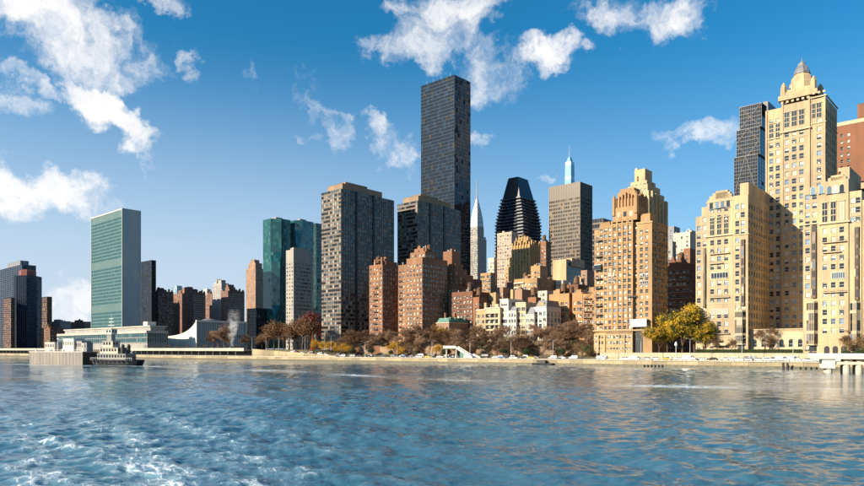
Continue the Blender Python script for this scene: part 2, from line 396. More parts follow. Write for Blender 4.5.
# ---------------------------------------------------------------- land, sea wall, riverside drive
def ground():
    xs = sorted(set([-6000, -3500, -2200] + list(np.arange(-1500, 320, 12)) + [420, 700, 1500, 4000]))
    ys = [0.35, 8, 15.2, 15.5, 15.9, 18, 22, 26, 30, 34, 38, 44, 60, 100, 200, 400, 900, 2500, 9000]
    vs = []; fs = []
    for x in xs:
        for y in ys: p = sh_pt(x, y); vs.append((p.x, p.y, land_h(x, y)))
    n = len(ys)
    for i in range(len(xs)-1):
        for j in range(n-1): a = i*n+j; fs.append((a, a+n, a+n+1, a+1))
    me = bpy.data.meshes.new('ground'); me.from_pydata(vs, [], fs)
    m, N = mat('ground_soil'); tc = N.n('ShaderNodeTexCoord')
    n1 = N.n('ShaderNodeTexNoise', {0: (tc, 3), 'Scale': .12, 'Detail': 8., 'Roughness': .7})
    n2 = N.n('ShaderNodeTexNoise', {0: (tc, 3), 'Scale': 1.1, 'Detail': 6., 'Roughness': .7})
    c = N.mix(N.mr(n1, .38, .62), (.09, .062, .035), (.075, .085, .03)); c = N.mix(N.mr(n2, .4, .7), c, (.16, .12, .07))
    fin(N, N.n('ShaderNodeBsdfPrincipled', {'Base Color': (c, 2), 'Roughness': .95})); me.materials.append(m)
    o = bpy.data.objects.new('ground', me); COL.objects.link(o); setp(o, kind='structure')
ground()
def asphalt():
    m, N = mat('asphalt'); tc = N.n('ShaderNodeTexCoord')
    n = N.n('ShaderNodeTexNoise', {0: (tc, 3), 'Scale': .7, 'Detail': 8., 'Roughness': .7})
    fin(N, N.n('ShaderNodeBsdfPrincipled', {'Base Color': N.ramp(n, [(.3, (.045, .045, .046)), (.7, (.075, .073, .07))]), 'Roughness': .9})); return m
M['asphalt'] = asphalt()
def strip(name, y0, y1, z, m, x0=-1400, x1=400):
    b = MB(); a, c, d, e = sh_pt(x0, y0), sh_pt(x1, y0), sh_pt(x1, y1), sh_pt(x0, y1)
    b.quad((a.x, a.y, z), (c.x, c.y, z), (d.x, d.y, z), (e.x, e.y, z)); o = b.build(name, m); setp(o, kind='structure'); return o
strip('promenade', .36, 4.2, 2.604, M['concrete'])
strip('road', 4.2, 14.9, 2.604, M['asphalt'])
for yy in (4.5, 14.6): strip('road_edge_line', yy, yy+.14, 2.609, M['paint'])
dl = MB()
for i in range(-400, 60):
    for yy in (7.9, 11.3):
        a, c, d, e = sh_pt(i*6, yy), sh_pt(i*6+3, yy), sh_pt(i*6+3, yy+.14), sh_pt(i*6, yy+.14)
        dl.quad((a.x, a.y, 2.609), (c.x, c.y, 2.609), (d.x, d.y, 2.609), (e.x, e.y, 2.609))
setp(dl.build('road_lane_line', M['paint']), kind='structure')

def shore_thing(name, lx, ly, z, label, cat, group=None, rz=0):
    p = sh_pt(lx, ly); return empty(name, (p.x, p.y, z), SROT+rz, label, cat, group)
# sea wall: cast panels with a coping and a stained foot, panel by panel
sw = shore_thing('sea_wall', 0, 0, 0, 'long cream stone sea wall along the river edge', 'sea wall')
b = MB(); b.box(-1400, 400, .12, .36, -4, 2.5); b.build('core', M['wallsea'], sw)
pm = []
for k in range(3):
    b = MB(); b.box(.02, 6.36, -.02*k, .119, .9, 2.42, bottom=True); pm.append(b.mesh('panel', [M['wallsea']]))
bf = MB(); bf.box(.01, 6.38, -.42, .118, -3, .85); footm = bf.mesh('footing', [plain('wet_stone', (.085, .075, .045), .5, var=.5)])
bc = MB(); bc.box(.015, 6.37, -.3, .5, 2.42, 2.86, bottom=True); copm = bc.mesh('coping', [M['concrete']])
for i in range(-140, 16):
    link('panel', pm[i % 3], sw, (i*6.4, random.uniform(-.02, .02), 0)); link('coping', copm, sw, (i*6.4, random.uniform(-.02, .02), 0))
    link('footing', footm, sw, (i*6.4, 0, random.uniform(-.12, .12)))
# railing on the wall
rl = shore_thing('railing', 0, 0, 2.86, 'thin iron railing along the sea wall', 'railing')
b = MB()
for i in range(-560, 60): b.box(i*2-.04, i*2+.04, .06, .14, 0, 1.05)
b.build('post', M['iron'], rl, kind='stuff')
for z in (.35, .68, 1.02):
    b = MB(); b.box(-1120, 120, .07, .12, z, z+.05, bottom=True); b.build('rail', M['iron'], rl)
# ---------------------------------------------------------------- building kit
_wm = {}
STUFF = ('glazing', 'mullion', 'spandrel', 'rib', 'grille', 'battlement', 'balustrade', 'crown_rib', 'slab_edge', 'fin')
def win_mesh(w, h, var, style, mats):
    key = (round(w, 2), round(h, 2), var, style, tuple(m.name for m in mats))
    if key in _wm: return _wm[key]
    b = MB(); x0, x1 = -w/2, w/2; ft = min(.09, w*.07)
    bl = (0., 0., .3, .55, .85, .15)[var]*h
    if bl: b.quad((x0, .0, h-bl), (x1, .0, h-bl), (x1, .0, h), (x0, .0, h), 2)
    b.quad((x0, .0, 0), (x1, .0, 0), (x1, .0, h-bl), (x0, .0, h-bl), 1)
    f = -.05
    for q in ((x0, x0+ft, 0, h), (x1-ft, x1, 0, h), (x0+ft, x1-ft, 0, ft), (x0+ft, x1-ft, h-ft, h), (x0+ft, x1-ft, h*.5-ft/2, h*.5+ft/2)):
        b.quad((q[0], f, q[2]), (q[1], f, q[2]), (q[1], f, q[3]), (q[0], f, q[3]), 0)
    nm = max(1, int(round(w/1.3)))
    for i in range(1, nm):
        xx = x0+w*i/nm; b.quad((xx-ft/2, f-.01, ft), (xx+ft/2, f-.01, ft), (xx+ft/2, f-.01, h-ft), (xx-ft/2, f-.01, h-ft), 0)
    if var == 5: b.box(-.42, .42, -.55, -.06, .05, .55, 0, bottom=True)
    if style == 'sill': b.box(x0-.12, x1+.12, -.42, -.02, -.16, 0., 3, bottom=True)
    _wm[key] = b; b.me = None
    return b
class Bld:
    def __init__(s, name, label, px, Y, zg=5., cat='building', group=None, single=False, rot=GA):
        s.C = ground_pt(px, Y); s.rot = -R(rot); s.zg = zg
        s.n = Vector((math.cos(s.rot), math.sin(s.rot))); s.w = Vector((-math.sin(s.rot), math.cos(s.rot)))
        s.o = empty(name, (s.C.x, s.C.y, zg), s.rot, label, cat, group)
        s.wall = {}; s.pieces = []; s.wins = []; s.single = single; s.name = name
    def solve(s, px, a, b, off):      # point C+off + t*a on the ray of px
        k = ray(px); p = Vector((s.C.x, s.C.y))+b*off
        t = (k*p.y-p.x)/(a.x-k*a.y); q = p+a*t; return t, q.y
    def lx(s, px, ly=0.): return s.solve(px, s.n, s.w, ly)[0]
    def ly(s, px, lx=0.): return s.solve(px, s.w, s.n, lx)[0]
    def z(s, py, px, ly=0.): return CAMZ+(HY-py)/F*s.solve(px, s.n, s.w, ly)[1]-s.zg
    def W(s, key):
        if key not in s.wall: s.wall[key] = MB()
        return s.wall[key]
    def P(s, key): mb = MB(); s.pieces.append((key, mb)); return mb
    def frame(s, face, x0, x1, y0, y1):
        return {'E': ((x0, y0), (1, 0), (0, -1), x1-x0), 'N': ((x1, y0), (0, 1), (1, 0), y1-y0),
                'S': ((x0, y1), (0, -1), (-1, 0), y1-y0), 'W': ((x1, y1), (-1, 0), (0, 1), x1-x0)}[face]
    def openings(s, mb, fr, z0, z1, cols, rows, depth, m=0, skip=None):
        o, U, n, L = fr
        P = lambda u, v, d=0.: (o[0]+U[0]*u-n[0]*d, o[1]+U[1]*u-n[1]*d, v)
        out = []; v = z0
        rows = [r for r in rows if r[0] > z0 and r[1] < z1]
        for (a, b) in sorted(rows):
            if a > v: mb.quad(P(0, v), P(L, v), P(L, a), P(0, a), m)
            u = 0
            for ci, (c, d) in enumerate(sorted(cols)):
                if skip and skip((c+d)/2, (a+b)/2): continue
                mb.quad(P(u, a), P(c, a), P(c, b), P(u, b), m); u = d
                mb.quad(P(c, a), P(d, a), P(d, a, depth), P(c, a, depth), m); mb.quad(P(c, b, depth), P(d, b, depth), P(d, b), P(c, b), m)
                mb.quad(P(c, a), P(c, a, depth), P(c, b, depth), P(c, b), m); mb.quad(P(d, a, depth), P(d, a), P(d, b), P(d, b, depth), m)
                out.append((P((c+d)/2, a, depth), math.atan2(U[1], U[0]), d-c, b-a))
            mb.quad(P(u, a), P(L, a), P(L, b), P(u, b), m); v = b
        if v < z1: mb.quad(P(0, v), P(L, v), P(L, z1), P(0, z1), m)
        return out
    def block(s, x0, x1, y0, y1, z0, z1, key='wall', E=None, N=None, fh=3.2, ww=1.3, wh=1.8, sill=.95, depth=.3, zb=None, cap=True, style='sill', skipE=None, skipN=None, top=1.6, rp=.35, wE=None):
        """masonry block; E, N: number of window columns or list of column centres (from the left end)"""
        mb = s.W(key)
        zb = z0 if zb is None else zb
        if z0 == 0: z0 = -8.                              # footing below the sloping ground
        rows = []; r = zb+sill
        while r+wh < z1-top: rows.append((r, r+wh)); r += fh
        for face, spec, sk in (('E', E, skipE), ('N', N, skipN)):
            fr = s.frame(face, x0, x1, y0, y1); L = fr[3]
            if isinstance(spec, int) and spec > 0:
                spec = [L*(i+.5)/spec for i in range(spec)]
            w_ = wE if (face == 'E' and wE) else ww
            cols = []
            for c in (spec or []):
                c, w1 = c if isinstance(c, tuple) else (c, w_)
                if c-w1/2 > .15 and c+w1/2 < L-.15: cols.append((c-w1/2, c+w1/2))
            for q in s.openings(mb, fr, z0, z1, cols, rows if cols else [], depth, 0, sk): s.wins.append((face == 'E', style)+q)
        for face in 'SW':
            o, U, n, L = s.frame(face, x0, x1, y0, y1); s.openings(mb, (o, U, n, L), z0, z1, [], [], .1)
        if cap:
            t = min(rp, (x1-x0)*.2, (y1-y0)*.2); zr = z1-.9
            a = [(x0,y0),(x1,y0),(x1,y1),(x0,y1)]; b = [(x0+t,y0+t),(x1-t,y0+t),(x1-t,y1-t),(x0+t,y1-t)]
            for i in range(4):
                j = (i+1) % 4
                mb.quad((*a[i], z1), (*a[j], z1), (*b[j], z1), (*b[i], z1)); mb.quad((*b[i], z1), (*b[j], z1), (*b[j], zr), (*b[i], zr))
            s.P('roof').quad(*[(*q, zr) for q in b]); s.clutter(x0, x1, y0, y1, zr)
    def clutter(s, x0, x1, y0, y1, z):
        """the odds and ends of a flat roof: stair heads, vents, pipes, aerials"""
        lx, ly = x1-x0, y1-y0; rn = random
        if min(lx, ly) < 7: return
        for i in range(1+int(lx*ly/220)):
            w, d, h = rn.uniform(1.5, 3.4), rn.uniform(1.5, 3.4), rn.uniform(1.6, 3.6); x, y = rn.uniform(x0+.5, x1-.5-w), rn.uniform(y0+.6, y0+(ly-.6-d)*.8)
            b = s.P('roof_house'); b.box(x, x+w, y, y+d, z+.01, z+h); b.frustum((x, x+w, y, y+d), (x+.15, x+w-.15, y+.15, y+d-.15), z+h, z+h+.3)
        for i in range(3):
            x, y, h = rn.uniform(x0+1, x1-1), rn.uniform(y0+.8, y0+ly*.6), rn.uniform(1.4, 2.6); s.P('roof_vent').lathe(x, y, [(.28, z), (.28, z+h), (.5, z+h+.05), (.4, z+h+.4), (0, z+h+.5)], 8)
        x, y = rn.uniform(x0+1, x1-1), rn.uniform(y0+1, y0+ly*.5); s.P('aerial').tube((x, y, z), (x, y, z+rn.uniform(3.5, 7)), .08, .04, 5)
        if min(lx, ly) > 11 and rn.random() < .55: s.tank(x0+lx*rn.uniform(.25, .75), y0+ly*rn.uniform(.2, .5), z)
    def cornice(s, x0, x1, y0, y1, z, h=.5, out=.45, key='trim'):
        s.P(key).box(x0-out, x1+out, y0-out, y0-.002, z, z+h, bottom=True); s.P(key).box(x1+.002, x1+out, y0-.002, y1, z, z+h, bottom=True)
    def curtain(s, x0, x1, y0, y1, z0, z1, nE, nN, nf, gk='glazing', sk='spandrel', mk='mullion', sf=.3, mw=.14, md=.16, tilt=.006, hb=None, faces='ENSW', skip_rows=()):
        """curtain wall: panes set between spandrels and mullions, each pane a touch out of true"""
        g = s.W(gk); sp = s.W(sk); mu = s.W(mk); fh = (z1-z0)/nf
        if z0 == 0: s.P('plinth').box(x0, x1, y0, y1, -8, -.002)
        for face in faces:
            o, U, n, L = s.frame(face, x0, x1, y0, y1); nc = nE if face in 'EW' else nN
            P = lambda u, v, d=0.: (o[0]+U[0]*u-n[0]*d, o[1]+U[1]*u-n[1]*d, v)
            cw = L/nc
            full = face in 'EN'
            for r in range(nf):
                a = z0+r*fh; b = a+fh*sf
                sp.quad(P(0, a), P(L, a), P(L, b), P(0, b))
                if r in skip_rows: sp.quad(P(0, b), P(L, b), P(L, a+fh), P(0, a+fh)); continue
                if not full: g.quad(P(0, b, .08), P(L, b, .08), P(L, a+fh, .08), P(0, a+fh, .08)); continue
                for c in range(nc):
                    t1, t2 = random.gauss(0, tilt)*fh, random.gauss(0, tilt)*cw
                    g.quad(P(c*cw, b, .12+t1+t2), P((c+1)*cw, b, .12+t1-t2), P((c+1)*cw, a+fh, .12-t1-t2), P(c*cw, a+fh, .12-t1+t2))
            if full and mw:
                for c in range(nc+1):
                    u = min(max(c*cw, mw/2), L-mw/2)
                    p0, p1 = P(u-mw/2, z0, -md), P(u+mw/2, z0, .1)
                    mu.box(min(p0[0], p1[0]), max(p0[0], p1[0]), min(p0[1], p1[1]), max(p0[1], p1[1]), z0, z1)
        s.P('roof').quad((x0, y0, z1-.02), (x1, y0, z1-.02), (x1, y1, z1-.02), (x0, y1, z1-.02))
    def solid(s, x0, x1, y0, y1, z0, z1, key, bottom=False): (s.W if key.startswith(STUFF) else s.P)(key).box(x0, x1, y0, y1, z0, z1, bottom=bottom)
    def finish(s, mats, wmats=None, lim=300):
        wmats = wmats or [M['frame'], M['win'], M['blind'], M['creamtrim']]
        for k, mb in s.wall.items():
            mm = mats.get(k, M['roof'] if k == 'roof' else None)
            if mm is None: mm = mats['wall']
            mb.build(k, mm, s.o, kind='stuff' if k.startswith(STUFF) else None)
        for k, mb in s.pieces: mb.build(k, mats.get(k) or M[{'roof': 'roof', 'roof_vent': 'alum', 'aerial': 'iron'}[k]] if k in ('roof', 'roof_vent', 'aerial') else mats.get(k) or mats['wall'], s.o)
        if not s.wins: return
        s.wins.sort(key=lambda q: (not q[0], -q[2][2] if False else 0))
        rest = MB()
        for i, (e, style, p, rz, w, h) in enumerate(s.wins):
            var = random.choice((0, 0, 0, 1, 2, 3, 4, 5, 5)); wb = win_mesh(w, h, var, style, wmats)
            if s.single and i < lim:
                if wb.me is None: wb.me = wb.mesh('window', wmats)
                link('window', wb.me, s.o, p, rz)
            else:
                c, sn = math.cos(rz), math.sin(rz); k = len(rest.v)
                rest.v += [(p[0]+x*c-y*sn, p[1]+x*sn+y*c, p[2]+z) for (x, y, z) in wb.v]
                rest.f += [tuple(k+q for q in f) for f in wb.f]; rest.mi += wb.mi
        rest.build('windows' if not s.single else 'small_windows', wmats, s.o, kind='stuff')
    def tank(s, x, y, z, r=1.7, h=3.6, leg=2.6):
        b = MB(); b.lathe(x, y, [(r, z+leg), (r*.97, z+leg+h), (r*1.08, z+leg+h), (.02, z+leg+h+r*.75)], 14)
        for dx, dy in ((-1, -1), (1, -1), (1, 1), (-1, 1)): b.box(x+dx*r*.62-.12, x+dx*r*.62+.12, y+dy*r*.62-.12, y+dy*r*.62+.12, z, z+leg)
        b.box(x-r, x+r, y-r, y+r, z+leg-.25, z+leg-.001, bottom=True)
        b.build('water_tank', M['tankwood'], s.o)
    def bulkhead(s, x0, x1, y0, y1, z0, z1, key='bulkhead'):
        b = s.P(key); b.box(x0, x1, y0, y1, z0, z1-.3); b.frustum((x0, x1, y0, y1), (x0-.15, x1+.15, y0-.15, y1+.15), z1-.3, z1)
M['tankwood'] = masonry('weathered_tank_wood', (.17, .10, .06), .3)
# ---------------------------------------------------------------- the cream apartment block with the lantern tower
def cream_block():
    T = Bld('apartment_block', 'cream stone apartment block with two wings, a courtyard and a tall lantern tower', 748, shore(748, 17)[0].y, 5.6, single=True)
    fl = 3.5; ww = 1.6; wh = 2.15
    D = T.ly(770)                                         # how far the wings stand forward of the tower
    Lx = T.lx
    Zp = lambda y, p=735: T.z(y, p)
    def step(x0p, x1p, ytop, y0, y1, cols, key='wall', **k):
        x0, x1 = Lx(x0p), Lx(x1p)
        T.block(x0, x1, y0, y1, 0, Zp(ytop, x1p), key, E=[Lx(c)-x0 for c in cols], fh=fl, ww=ww, wh=wh, **k)
        return x0, x1, Zp(ytop, x1p)
    # south wing: a stepped front of bays
    step(695, 701.2, 216, .9, D, [698]); step(701.2, 706.8, 206.5, .6, D, [704], skipE=lambda u, z: Zp(306) < z < Zp(245))
    x0, x1, zt = step(706.8, 733, 196.5, .25, D, [712, 719, 726], skipE=lambda u, z: any(Zp(b) < z < Zp(a) for a, b in ((216, 235), (270, 279), (307, 315), (333, 350))))
    # stepped gable over the middle bay
    for a, b, y in ((709, 731.5, 193), (712.5, 730, 190.5), (715.5, 727.5, 188.5)):
        T.solid(Lx(a), Lx(b), .28, 2.2, zt-.6, Zp(y, 733), 'gable')
    for c in (711, 717, 722.3, 728):                      # arched windows below the gable
        arch(T, Lx(c), .25, Zp(206), 1.5, 2.9)
    step(733, 748, 194, 0, D, [(737.3), (742.8)], N=9, skipE=lambda u, z: (Zp(346) < z < Zp(311)) or (u > Lx(740.3)-Lx(733) and Zp(306) < z < Zp(240)))
    T.block(Lx(735.2), Lx(748.6, 6), 6, D+8, Zp(197), Zp(181), E=[4.], fh=fl, ww=ww, wh=wh, zb=Zp(196))
    T.block(Lx(741), Lx(749.5, 14), 14, D+9, Zp(190), Zp(184), E=2, fh=fl, ww=ww, wh=wh)
    T.cornice(Lx(706.8), Lx(733)-.1, .25, 1, Zp(234.5), .5, .7); T.cornice(Lx(706.8), Lx(733)-.1, .25, 1, Zp(199.3), .35, .3)
    T.cornice(Lx(733)+.5, Lx(748), 0, D, Zp(235.5), .45, .35); T.cornice(Lx(706.8), Lx(733)-.1, .25, 1, Zp(349.5), .5, .4)
    for c in (712, 719, 726): tall(T, Lx(c), .25, Zp(232.5), 1.7, 7.2)
    for a, b, y0, y1 in ((711, 728, 277, 271.6), (711, 728, 313.6, 308.5)): widewin(T, Lx(a), Lx(b), .25, Zp(y0), Zp(y1))
    for yb in (252.5, 262.2, 297, 333.8): balcony(T, Lx(709.5), Lx(729.5) if yb != 262.2 else Lx(723), .25, Zp(yb), 1.0)
    balcony(T, Lx(712), Lx(727), .25, Zp(345.5), 1.7, True)
    for c in (711.5, 719.5, 727): doorarch(T, Lx(c), .25, .05, 1.9, 3.)
    doorarch(T, Lx(741), 0, .05, 2.6, 3.4)
    baystrip(T, Lx(702.6), Lx(706.2), .6, Zp(306), Zp(245)); baystrip(T, Lx(740.6), Lx(745.6), 0, Zp(306), Zp(240.5))
    oriel(T, Lx(735), Lx(746), 0, Zp(343.5), Zp(312))
    for k in (2, 6, 13): T.cornice(Lx(733)+.3, Lx(748), 0, D, fl*k+.15, .28, .14); T.cornice(Lx(706.8)+.1, Lx(733)-.2, .25, .6, fl*k+.15, .28, .14)
    # tower and courtyard wall
    TX = lambda p: T.lx(p, D); TZ = lambda y, p=800: T.z(y, p, D)
    xa, xb = TX(766), TX(825.5); yb = D+T.ly(837, xb)-T.ly(825.5, xb)
    xm0, xm1 = TX(782.2), TX(810.5)
    T.block(xa, xm0, D, yb, 0, TZ(107.5, 782), E=[TX(771.3)-xa, TX(777.8)-xa], fh=fl, ww=1.75, wh=2.2)
    T.block(xm0, xm1, D-.7, yb+.3, 0, TZ(100, 810), E=[TX(c)-xm0 for c in (787.2, 794.6, 802)], fh=fl, ww=1.75, wh=2.2, skipE=lambda u, z: TZ(127) < z < TZ(109))
    T.block(xm1, xb, D-.25, yb, 0, TZ(97, 825), E=[TX(c)-xm1 for c in (813, 819.2)], N=6, fh=fl, ww=1.75, wh=2.2, skipE=lambda u, z: TZ(121) < z < TZ(107))
    for c in (787.2, 794.6, 802): tall(T, TX(c), D-.7, TZ(125), 1.9, 6.4)
    for c in (771.3, 777.8): tall(T, TX(c), D, TZ(132), 1.7, 6.0)
    for c in (813, 819.2): tall(T, TX(c), D-.25, TZ(121), 1.7, 6.0)
    T.cornice(xm0, xm1-.5, D-.7, D, TZ(130.5), .6, .8); T.cornice(xa+.1, xm0-.5, D, D+1, TZ(134), .35, .3); T.cornice(xm1+.5, xb, D-.25, yb, TZ(127), .4, .35)
    T.cornice(xm1+.5, xb, D-.25, yb, TZ(101.5), .5, .5)
    for i, p in enumerate(np.linspace(767, 824, 12)):     # little battlements
        yt = 107.5 if p < 782 else (100 if p < 810.5 else 97)
        T.solid(TX(p)-.5, TX(p)+.5, D-.74 if 782 < p < 810.5 else D-.1, D+.2, TZ(yt+.4), TZ(yt-1.6), 'battlement')
    for k in (6, 13, 21, 27): T.cornice(xm1+.3, xb, D-.25, yb, fl*k+.15, .3, .14); T.cornice(xm0+.02, xm1-.2, D-.7, D, fl*k+.15, .3, .14); T.cornice(xa, xm0-.2, D, D+.5, fl*k+.15, .3, .14)
    for c in (766.4, 781.4, 783., 809.7, 811.2, 824.8): T.solid(TX(c)-.3, TX(c)+.3, D-.95 if 782 < c < 810.5 else D-.4, D+.1, 0, TZ(104 if c < 783 else 99.5), 'corner_pilaster')
    # stepped shoulders and the lantern
    cy = D+9.5; cx = T.lx(802, cy); TZ0 = TZ; TZ = lambda y: T.z(y, 802, cy)
    b = MB()
    for hw, y0, y1 in ((7.8, 102, 97.2), (6.9, 97.4, 94.), (6.0, 94.2, 91.5)): b.box(cx-hw, cx+hw, cy-hw, cy+hw, TZ(y0), TZ(y1))
    b.build('lantern_base', M['cream'], T.o)
    b = MB(); b.lathe(cx, cy, [(5.4, TZ(92)), (5.1, TZ(84)), (4.5, TZ(82.5)), (4.2, TZ(78)), (3.5, TZ(76.5)), (3.2, TZ(74.6))], 8, off=.5)
    lan = b.build('lantern', M['cream'], T.o)
    b = MB()
    for i in range(8):
        a = math.pi*2*i/8; u = Vector((math.cos(a), math.sin(a), 0)); t = Vector((-u.y, u.x, 0)); c0 = Vector((cx, cy, 0))+u*4.98
        z0, z1 = TZ(90.5), TZ(84.5)
        pts = [c0-t*1.1+Vector((0, 0, z0)), c0+t*1.1+Vector((0, 0, z0)), c0+t*1.1+Vector((0, 0, z1-1.2)), c0-u*.05+Vector((0, 0, z1)), c0-t*1.1+Vector((0, 0, z1-1.2))]
        b = MB(); b.poly([tuple(p) for p in pts]); b.build('niche', M['creamtrim'], lan)
    
    b = MB(); b.lathe(cx, cy, [(3.5, TZ(74.8)), (3.2, TZ(72)), (2.3, TZ(67.5)), (1.8, TZ(66)), (1.6, TZ(63.8)), (.8, TZ(62.4)), (.3, TZ(61)), (.1, TZ(58)), (0, TZ(57.6))], 8, off=.5)
    b.build('cupola', M['slate'], T.o)
    for dx in (-6., 6.):
        for dy in (-6., 6.):
            b = MB(); b.lathe(cx+dx, cy+dy, [(1.4, TZ(98)), (1.3, TZ(88)), (1.0, TZ(87)), (.9, TZ(85.5)), (.1, TZ(83.2))], 6); b.build('finial', M['cream'], T.o)
    TZ = TZ0
    # north wing: mirror of the south wing, running out past the picture's edge
    def stepn(a, b, y, y0, cols, **k):
        x0, x1 = Lx(a), Lx(b); T.block(x0, x1, y0, D+.5, 0, Zp(y, b), E=[Lx(c)-x0 for c in cols], fh=fl, ww=ww, wh=wh, **k)
    stepn(803, 821, 186, 0, [807.6, 814.5], skipE=lambda u, z: (u > Lx(810.5)-Lx(803) and Zp(298, 812) < z < Zp(224, 812)) or (Zp(347, 812) < z < Zp(301, 812)))
    stepn(821, 848.6, 178.5, -.3, [825, 833.5, 842], skipE=lambda u, z: any(Zp(b, 833) < z < Zp(a, 833) for a, b in ((183, 196), (200, 223), (272, 279), (333, 350))))
    stepn(848.6, 861.5, 190, .2, [852.5, 858], skipE=lambda u, z: Zp(347, 855) < z < Zp(226, 855))
    stepn(861.5, 884, 197, .6, [866, 873, 879], N=8)
    for c in (813, 821.5): arch(T, Lx(c), 0 if c < 821 else -.3, Zp(195, 812), 1.5, 3.0)
    for c in (829.5, 835.8, 842): arch(T, Lx(c), -.3, Zp(193.5, 835), 1.5, 3.0)
    for a, b, y in ((828, 846, 175.5), (831, 843.5, 173.5)): T.solid(Lx(a), Lx(b), -.27, 1.6, Zp(179.5, 848), Zp(y, 848), 'gable')
    T.block(Lx(835), Lx(849.5, 10), 10, D+2, Zp(182, 848), Zp(160.5, 848), E=3, fh=fl, ww=ww, wh=wh); T.block(Lx(838, 14), Lx(848, 14), 14, D-3, Zp(162, 848), Zp(158, 848))
    T.block(Lx(849.5, 16), Lx(866, 16), 16, D+2, Zp(182, 848), Zp(174, 860), E=2, fh=fl, ww=ww, wh=wh)
    T.cornice(Lx(821), Lx(848.6)-.1, -.3, .5, Zp(223.5, 835), .5, .7); T.cornice(Lx(803)+.1, Lx(821)-.3, 0, 1, Zp(224.5, 812), .45, .35)
    for c in (825, 833.5, 842): tall(T, Lx(c), -.3, Zp(221, 835), 1.7, 7.4)
    widewin(T, Lx(832), Lx(845), -.3, Zp(278.5, 835), Zp(272.8, 835))
    for yb in (242.5, 252.5, 292.5): balcony(T, Lx(823), Lx(846.5) if yb != 252.5 else Lx(841), -.3, Zp(yb, 835), 1.)
    for c in (827, 835.5, 844): doorarch(T, Lx(c), -.3, .05, 1.9, 3.)
    doorarch(T, Lx(812.5), 0, .05, 2.6, 3.4)
    baystrip(T, Lx(811.2), Lx(817.2), 0, Zp(298, 815), Zp(225.5, 815)); oriel(T, Lx(806.5), Lx(818), 0, Zp(344, 812), Zp(303, 812))
    baystrip(T, Lx(854.5), Lx(860), .2, Zp(300, 858), Zp(227, 858)); oriel(T, Lx(850), Lx(860.5), .2, Zp(344, 856), Zp(303, 856))
    # courtyard terrace: arched basement wall and balustrade
    xt0, xt1 = 0.02, Lx(803)-.02; zt = Zp(331.5, 775)
    yt = 3.0; tb = T.W('terrace'); fr = ((xt0, yt), (1, 0), (0, -1), xt1-xt0)
    cc = [(xt1-xt0)*(i+.5)/6 for i in range(6)]
    for q in T.openings(tb, fr, 0, zt, [(c-.8, c+.8) for c in cc], [(2.7, 5.2)], .5): T.wins.append((True, 'sill')+q)
    for c in cc: archhead(T, xt0+c, yt-.04, 5.2, .8)
    tb.quad((xt0, yt, zt), (xt1, yt, zt), (xt1, D, zt), (xt0, D, zt))
    bal = T.W('balustrade')
    bal.box(xt0, xt1, yt-.25, yt+.25, zt+.9, zt+1.15, bottom=True); bal.box(xt0, xt1, yt-.2, yt+.2, zt+.003, zt+.2)
    n = 60
    for i in range(n): x = xt0+(xt1-xt0)*(i+.5)/n; bal.box(x-.09, x+.09, yt-.09, yt+.09, zt+.2, zt+.9)
    T.finish({'wall': M['cream'], 'gable': M['cream'], 'battlement': M['creamtrim'], 'trim': M['creamtrim'], 'terrace': M['creamtrim'], 'balustrade': M['creamtrim'],
              'balcony': M['creamtrim'], 'bay_window': M['windark'], 'bay_window_frame': M['bronze'], 'arch_window': M['win'], 'arch_trim': M['creamtrim'], 'doorway': M['black'], 'iron_rail': M['iron']})
def archpoly(cx, y, z, w, h, n=8):
    r = w/2; pts = [(cx-r, y, z), (cx+r, y, z)]
    for i in range(n+1): a = math.pi*i/n; pts.append((cx+r*math.cos(a), y, z+h-r+r*math.sin(a)))
    return pts
def arch(T, cx, y, z, w, h):
    b = MB(); b.poly(archpoly(cx, y-.05, z, w+.5, h+.3)); o = b.build('arch_surround', M['creamtrim'], T.o)
    b = MB(); b.poly(archpoly(cx, y-.07, z+.1, w, h)); b.box(cx-w/2-.3, cx+w/2+.3, y-.35, y-.051, z-.2, z+.02, bottom=True)
    b.build('arch_window', M['win'], T.o)
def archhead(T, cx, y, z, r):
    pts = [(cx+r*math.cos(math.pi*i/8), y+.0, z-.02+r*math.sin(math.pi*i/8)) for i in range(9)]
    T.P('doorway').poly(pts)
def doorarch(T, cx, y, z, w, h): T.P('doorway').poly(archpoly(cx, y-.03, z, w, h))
def tall(T, cx, y, z, w, h):
    b = MB(); b.quad((cx-w/2, y-.05, z), (cx+w/2, y-.05, z), (cx+w/2, y-.05, z+h), (cx-w/2, y-.05, z+h), 1)
    for u in (-w/2-.12, -.06, w/2): b.box(cx+u, cx+u+.12, y-.2, y-.052, z, z+h)
    for f in (.3, .62): b.box(cx-w/2, cx+w/2, y-.14, y-.053, z+h*f, z+h*f+.25, bottom=True)
    b.box(cx-w/2-.3, cx+w/2+.3, y-.4, y-.053, z+h, z+h+.3, bottom=True)
    b.build('tall_window', [M['creamtrim'], M['win']], T.o)
def widewin(T, x0, x1, y, z0, z1):
    b = MB(); b.quad((x0, y-.05, z0), (x1, y-.05, z0), (x1, y-.05, z1), (x0, y-.05, z1), 1); n = 6
    for i in range(n+1): u = x0+(x1-x0)*i/n; b.box(u-.06, u+.06, y-.14, y-.052, z0, z1)
    b.box(x0-.1, x1+.1, y-.16, y-.052, z1, z1+.15, bottom=True); b.box(x0-.1, x1+.1, y-.3, y-.052, z0-.15, z0, bottom=True)
    b.build('wide_window', [M['frame'], M['win']], T.o)
